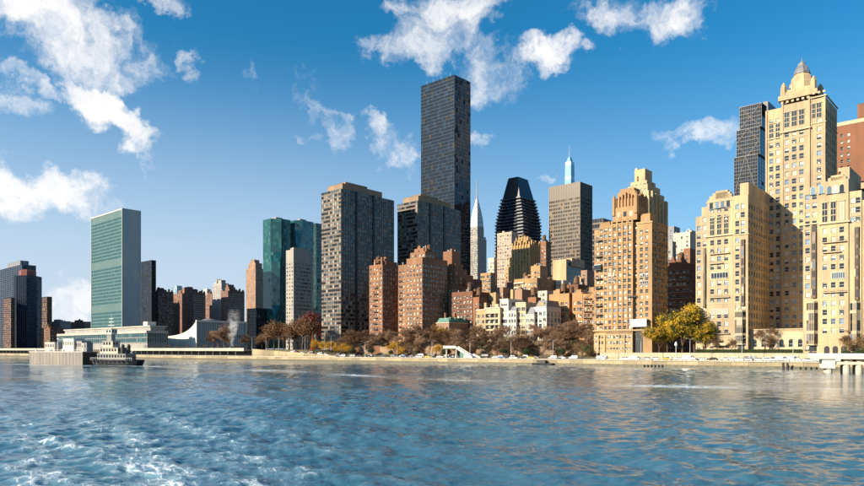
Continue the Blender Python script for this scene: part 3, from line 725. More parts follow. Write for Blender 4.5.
def balcony(T, x0, x1, y, z, d, solid=False):
    b = MB(); b.box(x0, x1, y-d, y-.004, z, z+.25, bottom=True)
    if solid: b.box(x0, x1, y-d, y-d+.15, z+.251, z+1.1)
    else:
        b.box(x0, x1, y-d+.02, y-d+.07, z+.95, z+1.02, 1, bottom=True); n = max(4, int((x1-x0)/.45))
        for i in range(n+1): u = x0+(x1-x0)*i/n; b.box(u-.025, u+.025, y-d+.02, y-d+.07, z+.251, z+.95, 1)
    b.build('balcony', [M['creamtrim'], M['iron']], T.o)
def baystrip(T, x0, x1, y, z0, z1, d=.75):
    """a projecting strip of bay windows, floor over floor"""
    n = max(3, int((z1-z0)/3.5)); b = MB()
    for i in range(n):
        a = z0+(z1-z0)*i/n; c = z0+(z1-z0)*(i+1)/n; s = a+(c-a)*.28
        pa = [(x0, y), (x0+.5, y-d), (x1-.5, y-d), (x1, y)]
        for (p, q) in zip(pa, pa[1:]):
            b.quad((*p, a), (*q, a), (*q, s), (*p, s), 0); b.quad((*p, s), (*q, s), (*q, c), (*p, c), 1)
        for px_, py_ in (pa[1], pa[2], ((x0+x1)/2, y-d)): b.box(px_-.07, px_+.07, py_-.08, py_+.05, a, c, 0)
    b.poly([(*p, z1) for p in pa], 0)
    b.build('bay_window', [M['bronze'], M['windark']], T.o)
def oriel(T, x0, x1, y, z0, z1, d=1.5):
    n = 4; b = MB()
    pa = [(x0, y), (x0+1.1, y-d), (x1-1.1, y-d), (x1, y)]
    b.prism([pa[0], pa[1], pa[2], pa[3]], z0-.5, z0, 2); b.prism(pa, z1, z1+.7, 2)
    for i in range(n):
        a = z0+(z1-z0)*i/n; c = z0+(z1-z0)*(i+1)/n; s = a+(c-a)*.3
        for (p, q) in zip(pa, pa[1:]):
            b.quad((*p, a), (*q, a), (*q, s), (*p, s), 2 if i % 2 else 0); b.quad((*p, s), (*q, s), (*q, c), (*p, c), 1)
        for t in np.linspace(0, 1, 5): u = pa[1][0]+(pa[2][0]-pa[1][0])*t; b.box(u-.07, u+.07, y-d-.08, y-d+.03, a, c, 2)
    b.build('oriel_window', [M['bronze'], M['windark'], M['creamtrim']], T.o)
cream_block()

# ---------------------------------------------------------------- orange brick apartment tower with balconies
def orange_tower():
    T = Bld('apartment_tower', 'tall orange brick apartment tower with stacked balconies and an ornate brick crown', 652, shore(652, 18)[0].y, 5.6, single=True)
    Lx = T.lx; Zp = lambda y, p=630: T.z(y, p); fl = (Zp(240)-Zp(245.9)); ww, wh = 1.4, 1.7
    Dp = T.ly(667.5); zb = Zp(330.5)
    def sec(a, b, y, y0, cols, N=None, **k):
        x0, x1 = Lx(a), Lx(b); T.block(x0, x1, y0, Dp, 0, Zp(y, b), E=[Lx(c)-x0 for c in cols], N=N, fh=fl, ww=ww, wh=wh, zb=zb, sill=.6, top=1.3, **k)
    skipb = lambda u, z: False
    sec(594, 599.3, 229.5, .5, [596.8]); sec(599.3, 611.6, 224.5, .2, [601.3, 605.4, 609.6])
    sec(611.6, 632.7, 221.5, 0, [614.7, 619.8, 625, 629.6]); sec(632.7, 637, 221.5, 1.4, [635.2]); sec(637, 652, 220.5, 0, [641.4, 646.8], N=7)
    for c in (612, 617.2, 622.4, 627.3, 632.3):           # vertical brick piers
        T.solid(Lx(c)-.35, Lx(c)+.35, -.28, .1, zb+1, Zp(218.8), 'pier')
    for a, b, y in ((637, 652, 220.5),): T.cornice(Lx(a)+.1, Lx(b), 0, Dp, Zp(y+1.8, b), .5, .35)
    T.cornice(Lx(611.6)+.1, Lx(632.7)-.1, 0, .3, Zp(223), .4, .3)
    T.cornice(Lx(594)+.1, Lx(652), -.05, Dp, zb-.2, .6, .5)
    # balconies on the south bay
    for y in (237.5, 254, 267.5, 277, 286.5, 295.5, 305, 314, 323):
        o0 = len(bpy.data.objects); balc(T, Lx(595), Lx(602), .2, Zp(y), 1.5, y == 267.5)
    balc(T, Lx(628), Lx(637), 0, Zp(297), 1.3, False); 
    for y in (272.5, 278): widewin(T, Lx(608.5), Lx(614.5), .0 if False else -.02, Zp(y+2.2), Zp(y-1.))
    for y in (276, 283): widewin(T, Lx(640), Lx(648.5), 0, Zp(y+2.), Zp(y-1.2))
    # glass pavilion above the arch
    b = MB(); x0, x1 = Lx(633), Lx(648.5); b.box(x0, x1, -2.4, -.01, Zp(327), Zp(325.8), 0, True)
    b.quad((x0, -2.2, Zp(325.8)), (x1, -2.2, Zp(325.8)), (x1, -2.2, Zp(320.6)), (x0, -2.2, Zp(320.6)), 1); b.box(x0-.2, x1+.2, -2.6, -.01, Zp(320.5), Zp(319.6), 0, True)
    for i in range(8): u = x0+(x1-x0)*i/7; b.box(u-.08, u+.08, -2.32, -2.1, Zp(325.8), Zp(320.5))
    b.build('glass_pavilion', [M['white_metal'], M['paleglass']], T.o)
    # base: projecting podium with small windows and a tall dark archway
    bx0, bx1 = Lx(595.5), Lx(634); pz = Zp(333.5)
    tb = T.W('podium')
    for q in T.openings(tb, ((bx0, -1.6), (1, 0), (0, -1), bx1-bx0), 0, pz, [(u-.5, u+.5) for u in np.linspace(1.4, bx1-bx0-1.4, 12)], [(1.6, 2.6), (4.1, 5.6), (6.9, 8.4)], .3): T.wins.append((True, 'none')+q)
    tb.quad((bx1, -1.6, 0), (bx1, .4, 0), (bx1, .4, pz), (bx1, -1.6, pz)); tb.quad((bx0, .4, 0), (bx0, -1.6, 0), (bx0, -1.6, pz), (bx0, .4, pz)); tb.quad((bx0, -1.6, pz), (bx1, -1.6, pz), (bx1, .4, pz), (bx0, .4, pz))
    for c in (600, 606.5, 626): T.solid(Lx(c)-.4, Lx(c)+.4, -2.1, -1.61, 0, pz-.6, 'buttress')
    balc(T, Lx(607), Lx(633), -1.3, pz+.01, .35, False)
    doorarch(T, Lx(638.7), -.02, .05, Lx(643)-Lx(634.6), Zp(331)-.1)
    # crown
    cx0, cx1 = Lx(614, 5), Lx(638, 5); cr = T.W('crown'); Zp0 = Zp; Zp = lambda y: T.z(y, 630, 9)
    hw = (cx1-cx0)/2; cxm = (cx0+cx1)/2; cy0 = 4.; cy1 = cy0+2*hw*.9; cym = (cy0+cy1)/2
    for i, (f, y0, y1) in enumerate(((1., 223, 209), (.86, 209.5, 201), (.74, 201.5, 193.5), (.58, 194, 190))):
        cr.box(cxm-hw*f, cxm+hw*f, cym-hw*.9*f, cym+hw*.9*f, Zp(y0)+.3, Zp(y1)+.3)
    for i in range(7):                                     # tall ribs between slot windows
        u = cxm+hw*.8*(i/3-1)
        T.solid(u-.35, u+.35, cy0-.3+hw*.08, cy0+2.6, Zp(215), Zp(194+abs(i-3)*1.6), 'crown_rib')
        v = cym+hw*.72*(i/3-1); T.solid(cxm+hw*.8, cxm+hw*.97+.25, v-.35, v+.35, Zp(215), Zp(194+abs(i-3)*1.6), 'crown_rib')
    for sx in (-1, 1):
        for sy in (-1, 1):
            b = MB(); b.lathe(cxm+sx*hw*.93, cym+sy*hw*.84, [(1.1, Zp(216)), (1., Zp(199)), (.7, Zp(197.5)), (.1, Zp(194.5))], 6); b.build('finial', M['orange'], T.o)
    gw = MB()
    for i in range(3): u = cxm+hw*(i-1)*.5; gw.quad((u-.8, cy0-.04, Zp(218)), (u+.8, cy0-.04, Zp(218)), (u+.8, cy0-.04, Zp(213)), (u-.8, cy0-.04, Zp(213)))
    gw.build('crown_window', M['win'], T.o)
    Zp = Zp0
    T.bulkhead(Lx(600, 5), Lx(610, 5), 5, 11, Zp(226)-.9, Zp(216.5)); T.bulkhead(Lx(640, 6), Lx(650, 6), 6, 12, Zp(221)-1, Zp(213))
    T.block(Lx(641, 9), Lx(652.5, 9), 9, Dp-1, Zp(221), Zp(216.2, 652), N=3, fh=fl, ww=1.2, wh=1.6)
    T.finish({'wall': M['orange'], 'pier': M['orange'], 'podium': M['ochre'], 'buttress': M['ochre'], 'trim': M['ochre'], 'crown': M['orange'], 'crown_rib': M['orange2'], 'doorway': M['black'], 'bulkhead': M['orange']},
             [M['frame'], M['win'], M['blind'], M['ochre']])
def balc(T, x0, x1, y, z, d, glazed):
    b = MB(); b.box(x0, x1, y-d, y-.004, z, z+.22, bottom=True)
    b.box(x0, x1, y-d+.02, y-d+.08, z+.95, z+1.03, 1, bottom=True); n = max(4, int((x1-x0)/.3))
    for i in range(n+1): u = x0+(x1-x0)*i/n; b.box(u-.03, u+.03, y-d+.02, y-d+.08, z+.22, z+.95, 1)
    for u in (x0, x1-.06): b.box(u, u+.06, y-d+.08, y-.005, z+.95, z+1.03, 1, bottom=True)
    if glazed: b.box(x0+.1, x1-.1, y-d+.1, y-.02, z+2.35, z+2.5, 2, bottom=True); b.quad((x0+.15, y-d+.2, z+.23), (x1-.15, y-d+.2, z+.23), (x1-.15, y-d+.2, z+2.34), (x0+.15, y-d+.2, z+2.34), 3)
    b.build('balcony', [M['darkstone'], M['iron'], M['white_metal'], M['win']], T.o)
orange_tower()
# ---------------------------------------------------------------- glass and metal towers
def tower(name, label, xl, xc, xr, Y, yt, nf, nE, nN, zg=8., pent=None, pentkey=M['bronze'], mats=None, faces='ENSW', **k):
    T = Bld(name, label, xc, Y, zg); x0 = T.lx(xl); y1 = T.ly(xr); z1 = T.z(yt, xc)
    T.x0, T.y1, T.z1 = x0, y1, z1
    T.curtain(x0, 0, 0, y1, 0, z1, nE, nN, nf, faces=faces, **k)
    if pent:
        for (a, b, y, s0) in pent:
            xa, xb = x0*a, x0*b
            T.bulkhead(xa, xb, y1*s0, y1*(1-s0), z1-.05, T.z(y, xc), 'penthouse')
    return T
G = lambda g, s, m, **k: dict(glazing=M[g], spandrel=M[s], mullion=M[m], wall=M[s], **k)
# green glass slab with marble ends
T = Bld('office_slab', 'tall green glass slab tower with blank grey marble end walls', 122, 735, 7.); x0 = T.lx(91); y1 = T.ly(141); z1 = T.z(208, 122)
T.curtain(x0+.9, -.9, .5, y1-.5, 0, z1-1.6, 50, 8, 40, faces='EW', sf=.36, mw=.07, md=.06, skip_rows=(11, 12, 24, 25, 38, 39), tilt=.004)
for a, b in ((x0, x0+.9), (-.9, 0)): T.solid(a, b, 0, y1, 0, z1, 'end_wall')
T.solid(x0+.9, -.9, .1, y1-.1, z1-1.6, z1-.02, 'parapet')
T.finish(dict(glazing=M['teal'], spandrel=masonry('green_spandrel', (.075, .175, .185), .12, .5), mullion=M['alum'], end_wall=M['marble'], parapet=M['marble'], wall=M['marble']))
# apartment slabs with banded windows
pm = masonry('penthouse_brick', (.36, .26, .17), .15)
for (xl, xc, xr, Y, yt, ph, lb) in ((321.5, 341, 394, 462, 188.5, ((.85, .12, 180.5, .1), (1.0, .55, 184, .12)), 'dark banded apartment slab with beige penthouse beside the trees'),
                                    (397.5, 417.5, 461, 500, 200.5, ((.85, .12, 196, .1), (1., .5, 198.5, .1)), 'dark banded apartment slab behind the red brick apartments')):
    T = tower('apartment_slab', lb, xl, xc, xr, Y, yt, 38, 9, 24, 9., None, sf=.40, mw=.12, md=.1, gk='glazing')
    z1 = T.z1
    T.bulkhead(T.x0*.86, T.x0*.1, T.y1*.06, T.y1*.8, z1-.05, z1+4.6, 'penthouse'); T.bulkhead(T.x0*.6, T.x0*.2, T.y1*.15, T.y1*.55, z1+4.6, z1+6.6, 'penthouse')
    for f in (.26, .58):                                  # dark service piers on the long side
        T.solid(-.1, .5, T.y1*f, T.y1*f+1.8, 0, z1+.3, 'service_pier')
    T.finish(dict(glazing=M['slabglass'], spandrel=masonry('slab_spandrel', (.19, .15, .12), .2, .6), mullion=M['bronze'], penthouse=pm, service_pier=M['black'], wall=M['grey']))
# tall black glass tower
T = tower('glass_tower', 'very tall plain black glass tower behind the banded slabs', 421, 454.2, 470.5, 632, 74.5, 76, 16, 9, 8., sf=.06, mw=.07, md=.03, tilt=.005)
T.solid(T.x0*.8, T.x0*.2, T.y1*.2, T.y1*.8, T.z1-.05, T.z1+2.6, 'roof_plant')
for f in (.18, .45, .7, .9): b = MB(); b.tube((T.x0*f, T.y1*.15, T.z1), (T.x0*f, T.y1*.15, T.z1+5), .14, .05); b.build('roof_mast', M['white_metal'], T.o)
T.finish(G('navy', 'black', 'black', roof_plant=M['black']))
# bronze slab
T = tower('office_tower', 'dark bronze office slab with fine window grid and blank top band', 549, 580, 592.3, 640, 181.5, 44, 18, 12, 8., sf=.42, mw=.3, md=.15, skip_rows=(40, 41, 42, 43, 20, 21))
T.finish(G('bronzeglass', 'darkstone', 'bronze'))
# dark tower behind it
T = tower('office_tower', 'dark blue glass block peeping out behind the bronze slab', 586, 603, 612, 760, 218, 24, 10, 8, sf=.3); T.finish(G('navy', 'darkstone', 'bronze'))
# pale glass spire tower
T = Bld('spire_tower', 'far pale blue glass skyscraper with a thin spire', 571, 1430, 10.)
z = lambda y: T.z(y, 571); x0 = T.lx(563.5); y1 = T.ly(575.5)
g = T.W('glazing')
for i in range(22):
    a, b = z(240)+(z(161)-z(240))*i/22, z(240)+(z(161)-z(240))*(i+1)/22; f0, f1 = 1-.2*i/22, 1-.2*(i+1)/22
    g.frustum((x0*f0, 0-(1-f0)*4, (1-f0)*5, y1*f0), (x0*f1, 0-(1-f1)*4, (1-f1)*5, y1*f1), a, b-.25); 
    T.W('spandrel').frustum((x0*f1+.3, -.3-(1-f1)*4, (1-f1)*5+.3, y1*f1-.3), (x0*f1+.3, -.3-(1-f1)*4, (1-f1)*5+.3, y1*f1-.3), b-.25, b)
b = MB(); b.box(x0, 0, 0, y1, 0, z(240)); b.build('shaft', M['paleglass'], T.o)
b = MB(); b.frustum((x0*.72, x0*.2, y1*.15, y1*.8), (x0*.6, x0*.3, y1*.3, y1*.6), z(161), z(156)); b.build('crown', M['paleglass'], T.o)
b = MB(); b.tube((x0*.45, y1*.4, z(158)), (x0*.45, y1*.4, z(144.5)), 1.3, .25, 8); b.build('spire', M['silver'], T.o)
T.finish(dict(glazing=M['paleglass'], spandrel=M['alum'], wall=M['paleglass']))
# X-braced dark tower of three shifted boxes
T = Bld('braced_tower', 'dark glass tower of three shifted boxes with crossed steel bracing', 760.5, 700, 8.)
z = lambda y: T.z(y, 760.5); y1 = T.ly(776)
for i, (xl, xr, ya, yb, oy) in enumerate(((734, 757.5, 345, 153.5, -1.), (736.5, 759.5, 153.5, 126, .2), (739.5, 761.5, 126, 102.5, 1.4))):
    a, b = T.lx(xl, oy), T.lx(xr, oy); T.curtain(a, b, oy, y1, z(ya)+.01, z(yb)-.3, 10, 8, int((z(yb)-z(ya))/3.6), sf=.1, mw=.1, md=.04)
    zs = [z(ya)] if i else [z(y) for y in (235, 194, 153.5)]
    zs = zs+[z(yb)] if i else zs
    for za, zb in zip(zs, zs[1:]):
        m_ = (a+b)/2; zm = za+(zb-za)*.5
        segs = [((a, za), (m_, zb)), ((m_, zb), (b, za))] if i == 0 else [((a, za), (b, zb)), ((a, zb), (b, za))]
        if i == 1: segs = [((a, zm), (m_, zb)), ((m_, zb), (b, zm)), ((a, zm), (m_, za)), ((m_, za), (b, zm))]
        for p, q in segs:
            bb = MB(); bb.tube((p[0], oy-.3, p[1]), (q[0], oy-.3, q[1]), .34, .34, 4); bb.build('brace', M['darkstone'], T.o)
    bb = MB(); bb.box(a-.1, b+.1, oy-.3, oy+.3, z(yb)-.3, z(yb)+.35, bottom=True); bb.box(b, b+.3, oy+.3, y1, z(yb)-.3, z(yb)+.35, bottom=True); bb.build('edge_beam', M['slate'], T.o)
T.solid(T.lx(762, 5), T.lx(768, 8), 8, y1, z(110), z(100), 'roof_plant'); T.solid(T.lx(755, 8), T.lx(760, 8), 8, y1*.8, z(103), z(101), 'roof_plant')
T.finish(G('navy', 'black', 'bronze', roof_plant=M['black']))

# stepped dark tower with balconies and a sloped roof
T = Bld('wedge_tower', 'dark balconied tower that tapers to a sloped wedge roof', 523, 650, 10.)
z = lambda y: T.z(y, 523); x0 = T.lx(495.5); y1 = T.ly(541); n = 46; zt = z(196); gl = T.W('glazing'); se = T.W('slab_edge')
for i in range(n):
    a, b = zt*i/n, zt*(i+1)/n
    f = 0 if a < z(226) else ((a-z(226))/(z(174)-z(226)))**1.25*.36
    X0, X1, Y0, Y1 = x0*(1-f), x0*f, y1*f*.55, y1*(1-f*.55)
    for face in 'ENSW':
        o, U, nn, L = T.frame(face, X0, X1, Y0, Y1); nc = 9
        for c in range(nc):
            t1 = random.gauss(0, .03); d = .9 if c in (0, 1, 7, 8) else .1
            P = lambda u, v, d=0.: (o[0]+U[0]*u-nn[0]*d, o[1]+U[1]*u-nn[1]*d, v)
            gl.quad(P(L*c/nc, a, d+t1), P(L*(c+1)/nc, a, d), P(L*(c+1)/nc, b, d-t1), P(L*c/nc, b, d))
    ex = .6 if i % 2 else .4
    se.box(X0-ex, X1+ex, Y0-ex, Y1+ex, b-.32, b, bottom=True)
    se.box(X0-ex, X0+L*.2, Y0-ex, Y0-ex+.1, b, b+1.0); se.box(X1-L*.2, X1+ex, Y0-ex, Y0-ex+.1, b, b+1.0)
    se.box(X1+ex-.1, X1+ex, Y0-ex+.1, Y0+L*.2, b, b+1.); se.box(X1+ex-.1, X1+ex, Y1-L*.25, Y1+ex, b, b+1.)
f = ((zt-z(226))/(z(174)-z(226)))**1.25*.36
T.P('wedge_roof').frustum((x0*(1-f), x0*f, y1*f*.55, y1*(1-f*.55)), (x0*.66, x0*.32, y1*.2, y1*.75), zt+.01, z(173.5))
T.finish(dict(glazing=M['navy'], slab_edge=M['slate'], wedge_roof=plain('dark_roof_metal', (.03, .035, .045), .35, .3), wall=M['black']))

# twin green glass towers with sloping shoulders
def sloped(name, label, xl, xc, xr, Y, yt, cuts, gk):
    T = Bld(name, label, xc, Y, 8.); z = lambda y: T.z(y, xc); x0 = T.lx(xl); y1 = T.ly(xr); z1 = z(yt)
    n = 39; g = T.W('glazing'); m_ = T.W('mullion')
    def inset(zz):
        e = 0.
        for (ya, yb, d) in cuts: e += d*smooth(z(ya), z(yb), zz) if True else 0
        return e
    def lin(zz):
        e = 0.
        for (ya, yb, d) in cuts: e += d*min(1, max(0, (zz-z(ya))/(z(yb)-z(ya))))
        return e
    nE, nN = 12, 14
    for i in range(n):
        a, b = z1*i/n, z1*(i+1)/n; ea, eb = lin(a), lin(b)
        ca = [(x0, 0), (-ea, 0), (0, ea), (0, y1), (x0, y1)]; cb = [(x0, 0), (-eb, 0), (0, eb), (0, y1), (x0, y1)]
        for j, nc in ((0, nE), (1, 4), (2, nN), (3, 1), (4, 1)):
            p, q, r, s = ca[j], ca[(j+1) % 5], cb[(j+1) % 5], cb[j]
            if abs(p[0]-q[0])+abs(p[1]-q[1])+abs(r[0]-s[0])+abs(r[1]-s[1]) < .05: continue
            for c in range(nc):
                t0, t1 = c/nc, (c+1)/nc; L = lambda u, v, t, zz: (u[0]+(v[0]-u[0])*t, u[1]+(v[1]-u[1])*t, zz)
                jx = random.gauss(0, .012)
                w0, w1, w2, w3 = L(p, q, t0, a), L(p, q, t1, a), L(s, r, t1, b), L(s, r, t0, b)
                g.quad(w0, (w1[0], w1[1]+jx, w1[2]), w2, (w3[0]+jx, w3[1], w3[2]))
        m_.box(x0, -eb, -.08, .05, b-.12, b, bottom=True); m_.box(-.05, .08, eb, y1, b-.12, b, bottom=True)
    e = lin(z1); T.W('roof').poly([(x0, 0, z1), (-e, 0, z1), (0, e, z1), (0, y1, z1), (x0, y1, z1)])
    T.solid(x0*.7, x0*.3, y1*.3, y1*.7, z1+.01, z1+2.5, 'roof_plant')
    T.finish(dict(glazing=M[gk], mullion=M['tealdark'], roof_plant=M['grey'], wall=M[gk]))
M['tealhotel'] = glass('hotel_teal_glass', (.012, .075, .075), (.03, .14, .13), .3, (.08, .2, .18), .06, rough=.08, ior=1.7, metal=.2)
sloped('hotel_tower', 'green glass tower with chamfered sloping corner beside the grey concrete block', 263, 275, 290.5, 800, 217.5, ((318, 305, 7.), (262, 248, -7.), (262, 249, 9.)), 'tealhotel')
sloped('hotel_tower', 'green glass tower behind the grey concrete block', 289, 298, 313.5, 815, 219.5, ((262, 230, 6.),), 'tealdark')
T = tower('glass_block', 'thin dark teal glass tower beside the banded slab', 312.5, 316, 330, 880, 223, 36, 5, 10, sf=.12); T.finish(G('tealdark', 'black', 'bronze'))
T = tower('glass_block', 'low blue glass block below the thin teal tower', 309, 316, 328, 700, 316, 8, 5, 8, sf=.2); T.finish(G('tealdark', 'slate', 'alum'))
# grey concrete office
T = Bld('concrete_block', 'grey concrete office block with a square grid of windows', 293.5, 640, 8.); x0 = T.lx(286); y1 = T.ly(312.5); z1 = T.z(249.5, 293)
T.block(x0, 0, 0, y1, 0, z1, E=3, N=13, fh=3.55, ww=1.6, wh=1.7, depth=.5, style='none', top=9.); T.solid(x0*.8, x0*.1, y1*.15, y1*.85, z1-.9, z1+2.4, 'bulkhead')
T.finish(dict(wall=masonry('grey_precast', (.40, .39, .37), .1)), [M['alum'], M['windark'], M['blind'], M['grey']])
# dark block behind the green slab
T = tower('office_block', 'dark glass block standing just behind the green slab', 130, 151.5, 156, 900, 260, 30, 14, 6, sf=.25); T.finish(G('navy', 'black', 'bronze'))
T = tower('glass_block', 'small blue glass top behind the mauve brick towers', 172, 177, 182, 1250, 285.5, 30, 6, 6, sf=.15); T.finish(G('paleglass', 'slate', 'alum'))

# ---------------------------------------------------------------- far left towers
T = tower('dark_tower', 'broad dark blue glass tower with a flat penthouse at the river bend', -12, 22, 36, 1250, 264.5, 42, 22, 10, sf=.28, mw=.5, md=.35); T.bulkhead(T.x0*.45, T.x0*.08, T.y1*.1, T.y1*.7, T.z1-.05, T.z(259.5, 22), 'penthouse')
M['hazeblue'] = masonry('haze_blue_metal', (.06, .095, .17), .15, .5); T.finish(G('navy', 'hazeblue', 'hazeblue', penthouse=M['slate']))  # extra blue paints distance haze onto the far towers
# eight-sided tower with a red roof drum
T = Bld('octagon_tower', 'dark eight sided apartment tower with red roof drum', 27.7, 1050, 7.); z = lambda y: T.z(y, 27.7); c_ = cy = 0.; r = 18.6
g = T.W('glazing'); m_ = T.W('rib'); n = 40; z1 = z(276.5)
for j in range(8):
    a0, a1 = math.pi*2*(j+.5)/8, math.pi*2*(j+1.5)/8; p = (c_+r*math.cos(a0), cy+r*math.sin(a0)); q = (c_+r*math.cos(a1), cy+r*math.sin(a1))
    for i in range(n):
        for c in range(5):
            L = lambda t: (p[0]+(q[0]-p[0])*t, p[1]+(q[1]-p[1])*t); u, v = L(c/5), L((c+1)/5); za, zb = z1*i/n+.9, z1*(i+1)/n; jx = random.gauss(0, .02)
            g.quad((*u, za), (v[0], v[1]+jx, za), (*v, zb), (u[0]+jx, u[1], zb))
    for c in range(6):
        u = L(c/5); m_.tube((*u, 0), (*u, z1), .45, .45, 4)
T.P('floor_core').prism([(c_+(r-.15)*math.cos(math.pi*2*(j+.5)/8), cy+(r-.15)*math.sin(math.pi*2*(j+.5)/8)) for j in range(8)], 0, z1)
T.P('roof_drum').lathe(c_, cy, [(r*.62, z1-.01), (r*.62, z(271.5)), (r*.45, z(270)), (0, z(269.8))], 8, off=.5)
T.finish(dict(glazing=M['navy'], rib=M['hazeblue'], floor_core=M['hazeblue'], roof_drum=plain('red_roof', (.22, .06, .05), .7), wall=M['black']))
T = tower('office_block', 'dark brown block between the eight sided tower and the open sky', 38, 47, 52, 1200, 296.5, 22, 9, 8, sf=.4); T.finish(G('bronzeglass', 'brown', 'bronze'))
T = tower('office_block', 'brown apartment block in front of the broad dark tower', 3, 11, 15, 1000, 297.5, 24, 8, 6, sf=.45); T.finish(G('bronzeglass', 'tudor', 'bronze'))
for (xl, xc, xr, Y, yt, mm, lb) in ((47, 60, 71, 1300, 321, 'slate', 'low dark grey building past the barge'), (66, 84, 92, 1350, 321.5, 'tudor', 'low brown building next to the green slab'), (40, 50, 64, 1000, 328, 'brown', 'low red brown building behind the barge bow')):
    T = Bld('low_building', lb, xc, Y, 5.); T.block(T.lx(xl), 0, 0, T.ly(xr), 0, T.z(yt, xc), E=12, N=8, fh=4, ww=2.2, wh=2.); T.bulkhead(T.lx(xl)*.6, T.lx(xl)*.3, 3, 9, T.z(yt, xc)-1, T.z(yt-2, xc)); T.finish(dict(wall=M[mm]), [M['frame'], M['windark'], M['blind'], M['grey']])

# ---------------------------------------------------------------- art deco spire with steel crown
T = Bld('spire_skyscraper', 'pale grey art deco skyscraper with stepped steel crown and needle', 477.5, 1240, 10.)
z = lambda y: T.z(y, 477); x0 = T.lx(467.5); y1 = T.ly(486.5); cx, cy = x0/2, y1/2; hw, hd = -x0/2, y1/2
T.block(x0, 0, 0, y1, 0, z(238), E=9, N=7, fh=3.6, ww=1.9, wh=2.3, style='none', depth=.5)
T.block(cx-hw*.72, cx+hw*.72, cy-hd*.72, cy+hd*.72, z(239), z(226), E=6, N=5, fh=3.6, ww=1.7, wh=2.3, style='none')
for s_ in (-1, 1):
    for t_ in (-1, 1): T.solid(cx+s_*hw*.83-1.2, cx+s_*hw*.83+1.2, cy+t_*hd*.83-1.2, cy+t_*hd*.83+1.2, z(239), z(235.5), 'corner_pier')
M['deco_grey'] = masonry('deco_grey_brick', (.40, .39, .38), .12); M['deco_steel'] = plain('weathered_steel', (.34, .34, .35), .4, .5)
for i in range(7):                                         # nested arches, each narrower and higher
    fw = (.68, .66, .61, .53, .43, .31, .18)[i]; w_ = hw*fw; d_ = hd*fw; zb = z(228)+i*5.6; ht = 15.+i*1.4
    def prof(hh): return [(-hh, 0)]+[(-hh*math.cos(math.pi*k/10)*(1), ht*.35+ht*.65*math.sin(math.pi*k/10)**.8) for k in range(11)]+[(hh, 0)]
    cr = T.P('crown_arch')
    for pts, ax in ((prof(w_), 0), (prof(d_), 1)):
        dep = d_ if ax == 0 else w_
        P = lambda p, e: (cx+p[0], cy+e, zb+p[1]) if ax == 0 else (cx+e, cy+p[0], zb+p[1])
        for e in (-dep, dep): cr.poly([P(p, e) for p in pts])
        for a, b in zip(pts, pts[1:]): cr.quad(P(a, -dep), P(b, -dep), P(b, dep), P(a, dep))
    wn = T.W('grille')                                     # triangular lights in the arch
    for k in range(1, 10):
        an = math.pi*k/10; u = -w_*.82*math.cos(an); zz = zb+ht*.35+ht*.55*math.sin(an)**.8
        wn.tri((cx+u-w_*.07, cy-d_-.1, zz-1.6), (cx+u+w_*.07, cy-d_-.1, zz-1.6), (cx+u, cy-d_-.1, zz+.6))
        u = -d_*.82*math.cos(an); wn.tri((cx+w_+.1, cy+u-d_*.07, zz-1.6), (cx+w_+.1, cy+u+d_*.07, zz-1.6), (cx+w_+.1, cy+u, zz+.6))
T.P('needle').lathe(cx, cy, [(2.4, z(206)), (1.7, z(197)), (1.1, z(188)), (.6, z(177)), (0, z(176))], 8)
T.finish(dict(wall=M['deco_grey'], crown_arch=M['deco_steel'], grille=M['black'], needle=M['deco_steel'], corner_pier=M['deco_grey']), [M['alum'], M['windark'], M['blind'], M['grey']])
# ---------------------------------------------------------------- masonry buildings of the middle distance
BW = [M['frame'], M['win'], M['blind'], M['creamtrim']]
DW_ = [M['frame'], M['windark'], M['blind'], M['grey']]
def at_ly(px, w): return shore(px, w)[0].y
def brick(name, label, xl, xc, xr, Y, yt, mm, E, N, fh=3., ww=1.4, wh=1.6, zg=9., single=False, tiers=(), tank=None, wm=None, fin_=True, **k):
    T = Bld(name, label, xc, Y, zg, single=single); x0 = T.lx(xl); y1 = T.ly(xr); z1 = T.z(yt, xc)
    T.x0, T.y1, T.z1 = x0, y1, z1
    T.block(x0, 0, 0, y1, 0, z1, E=E, N=N, fh=fh, ww=ww, wh=wh, **k)
    for (a, b, c, d, y, e, n_) in tiers:                   # fractions of the plan, top row, window columns
        T.block(x0*a, x0*b, y1*c, y1*d, z1-1.2, T.z(y, xc), E=e, N=n_, fh=fh, ww=ww, wh=wh, sill=1.9)
    if tank: T.tank(x0*tank[0], y1*tank[1], tank[2] if len(tank) > 2 else z1-.9)
    T.mats = {'wall': M[mm] if isinstance(mm, str) else mm}; T.wm = wm or BW
    if fin_: T.finish(T.mats, T.wm)
    return T
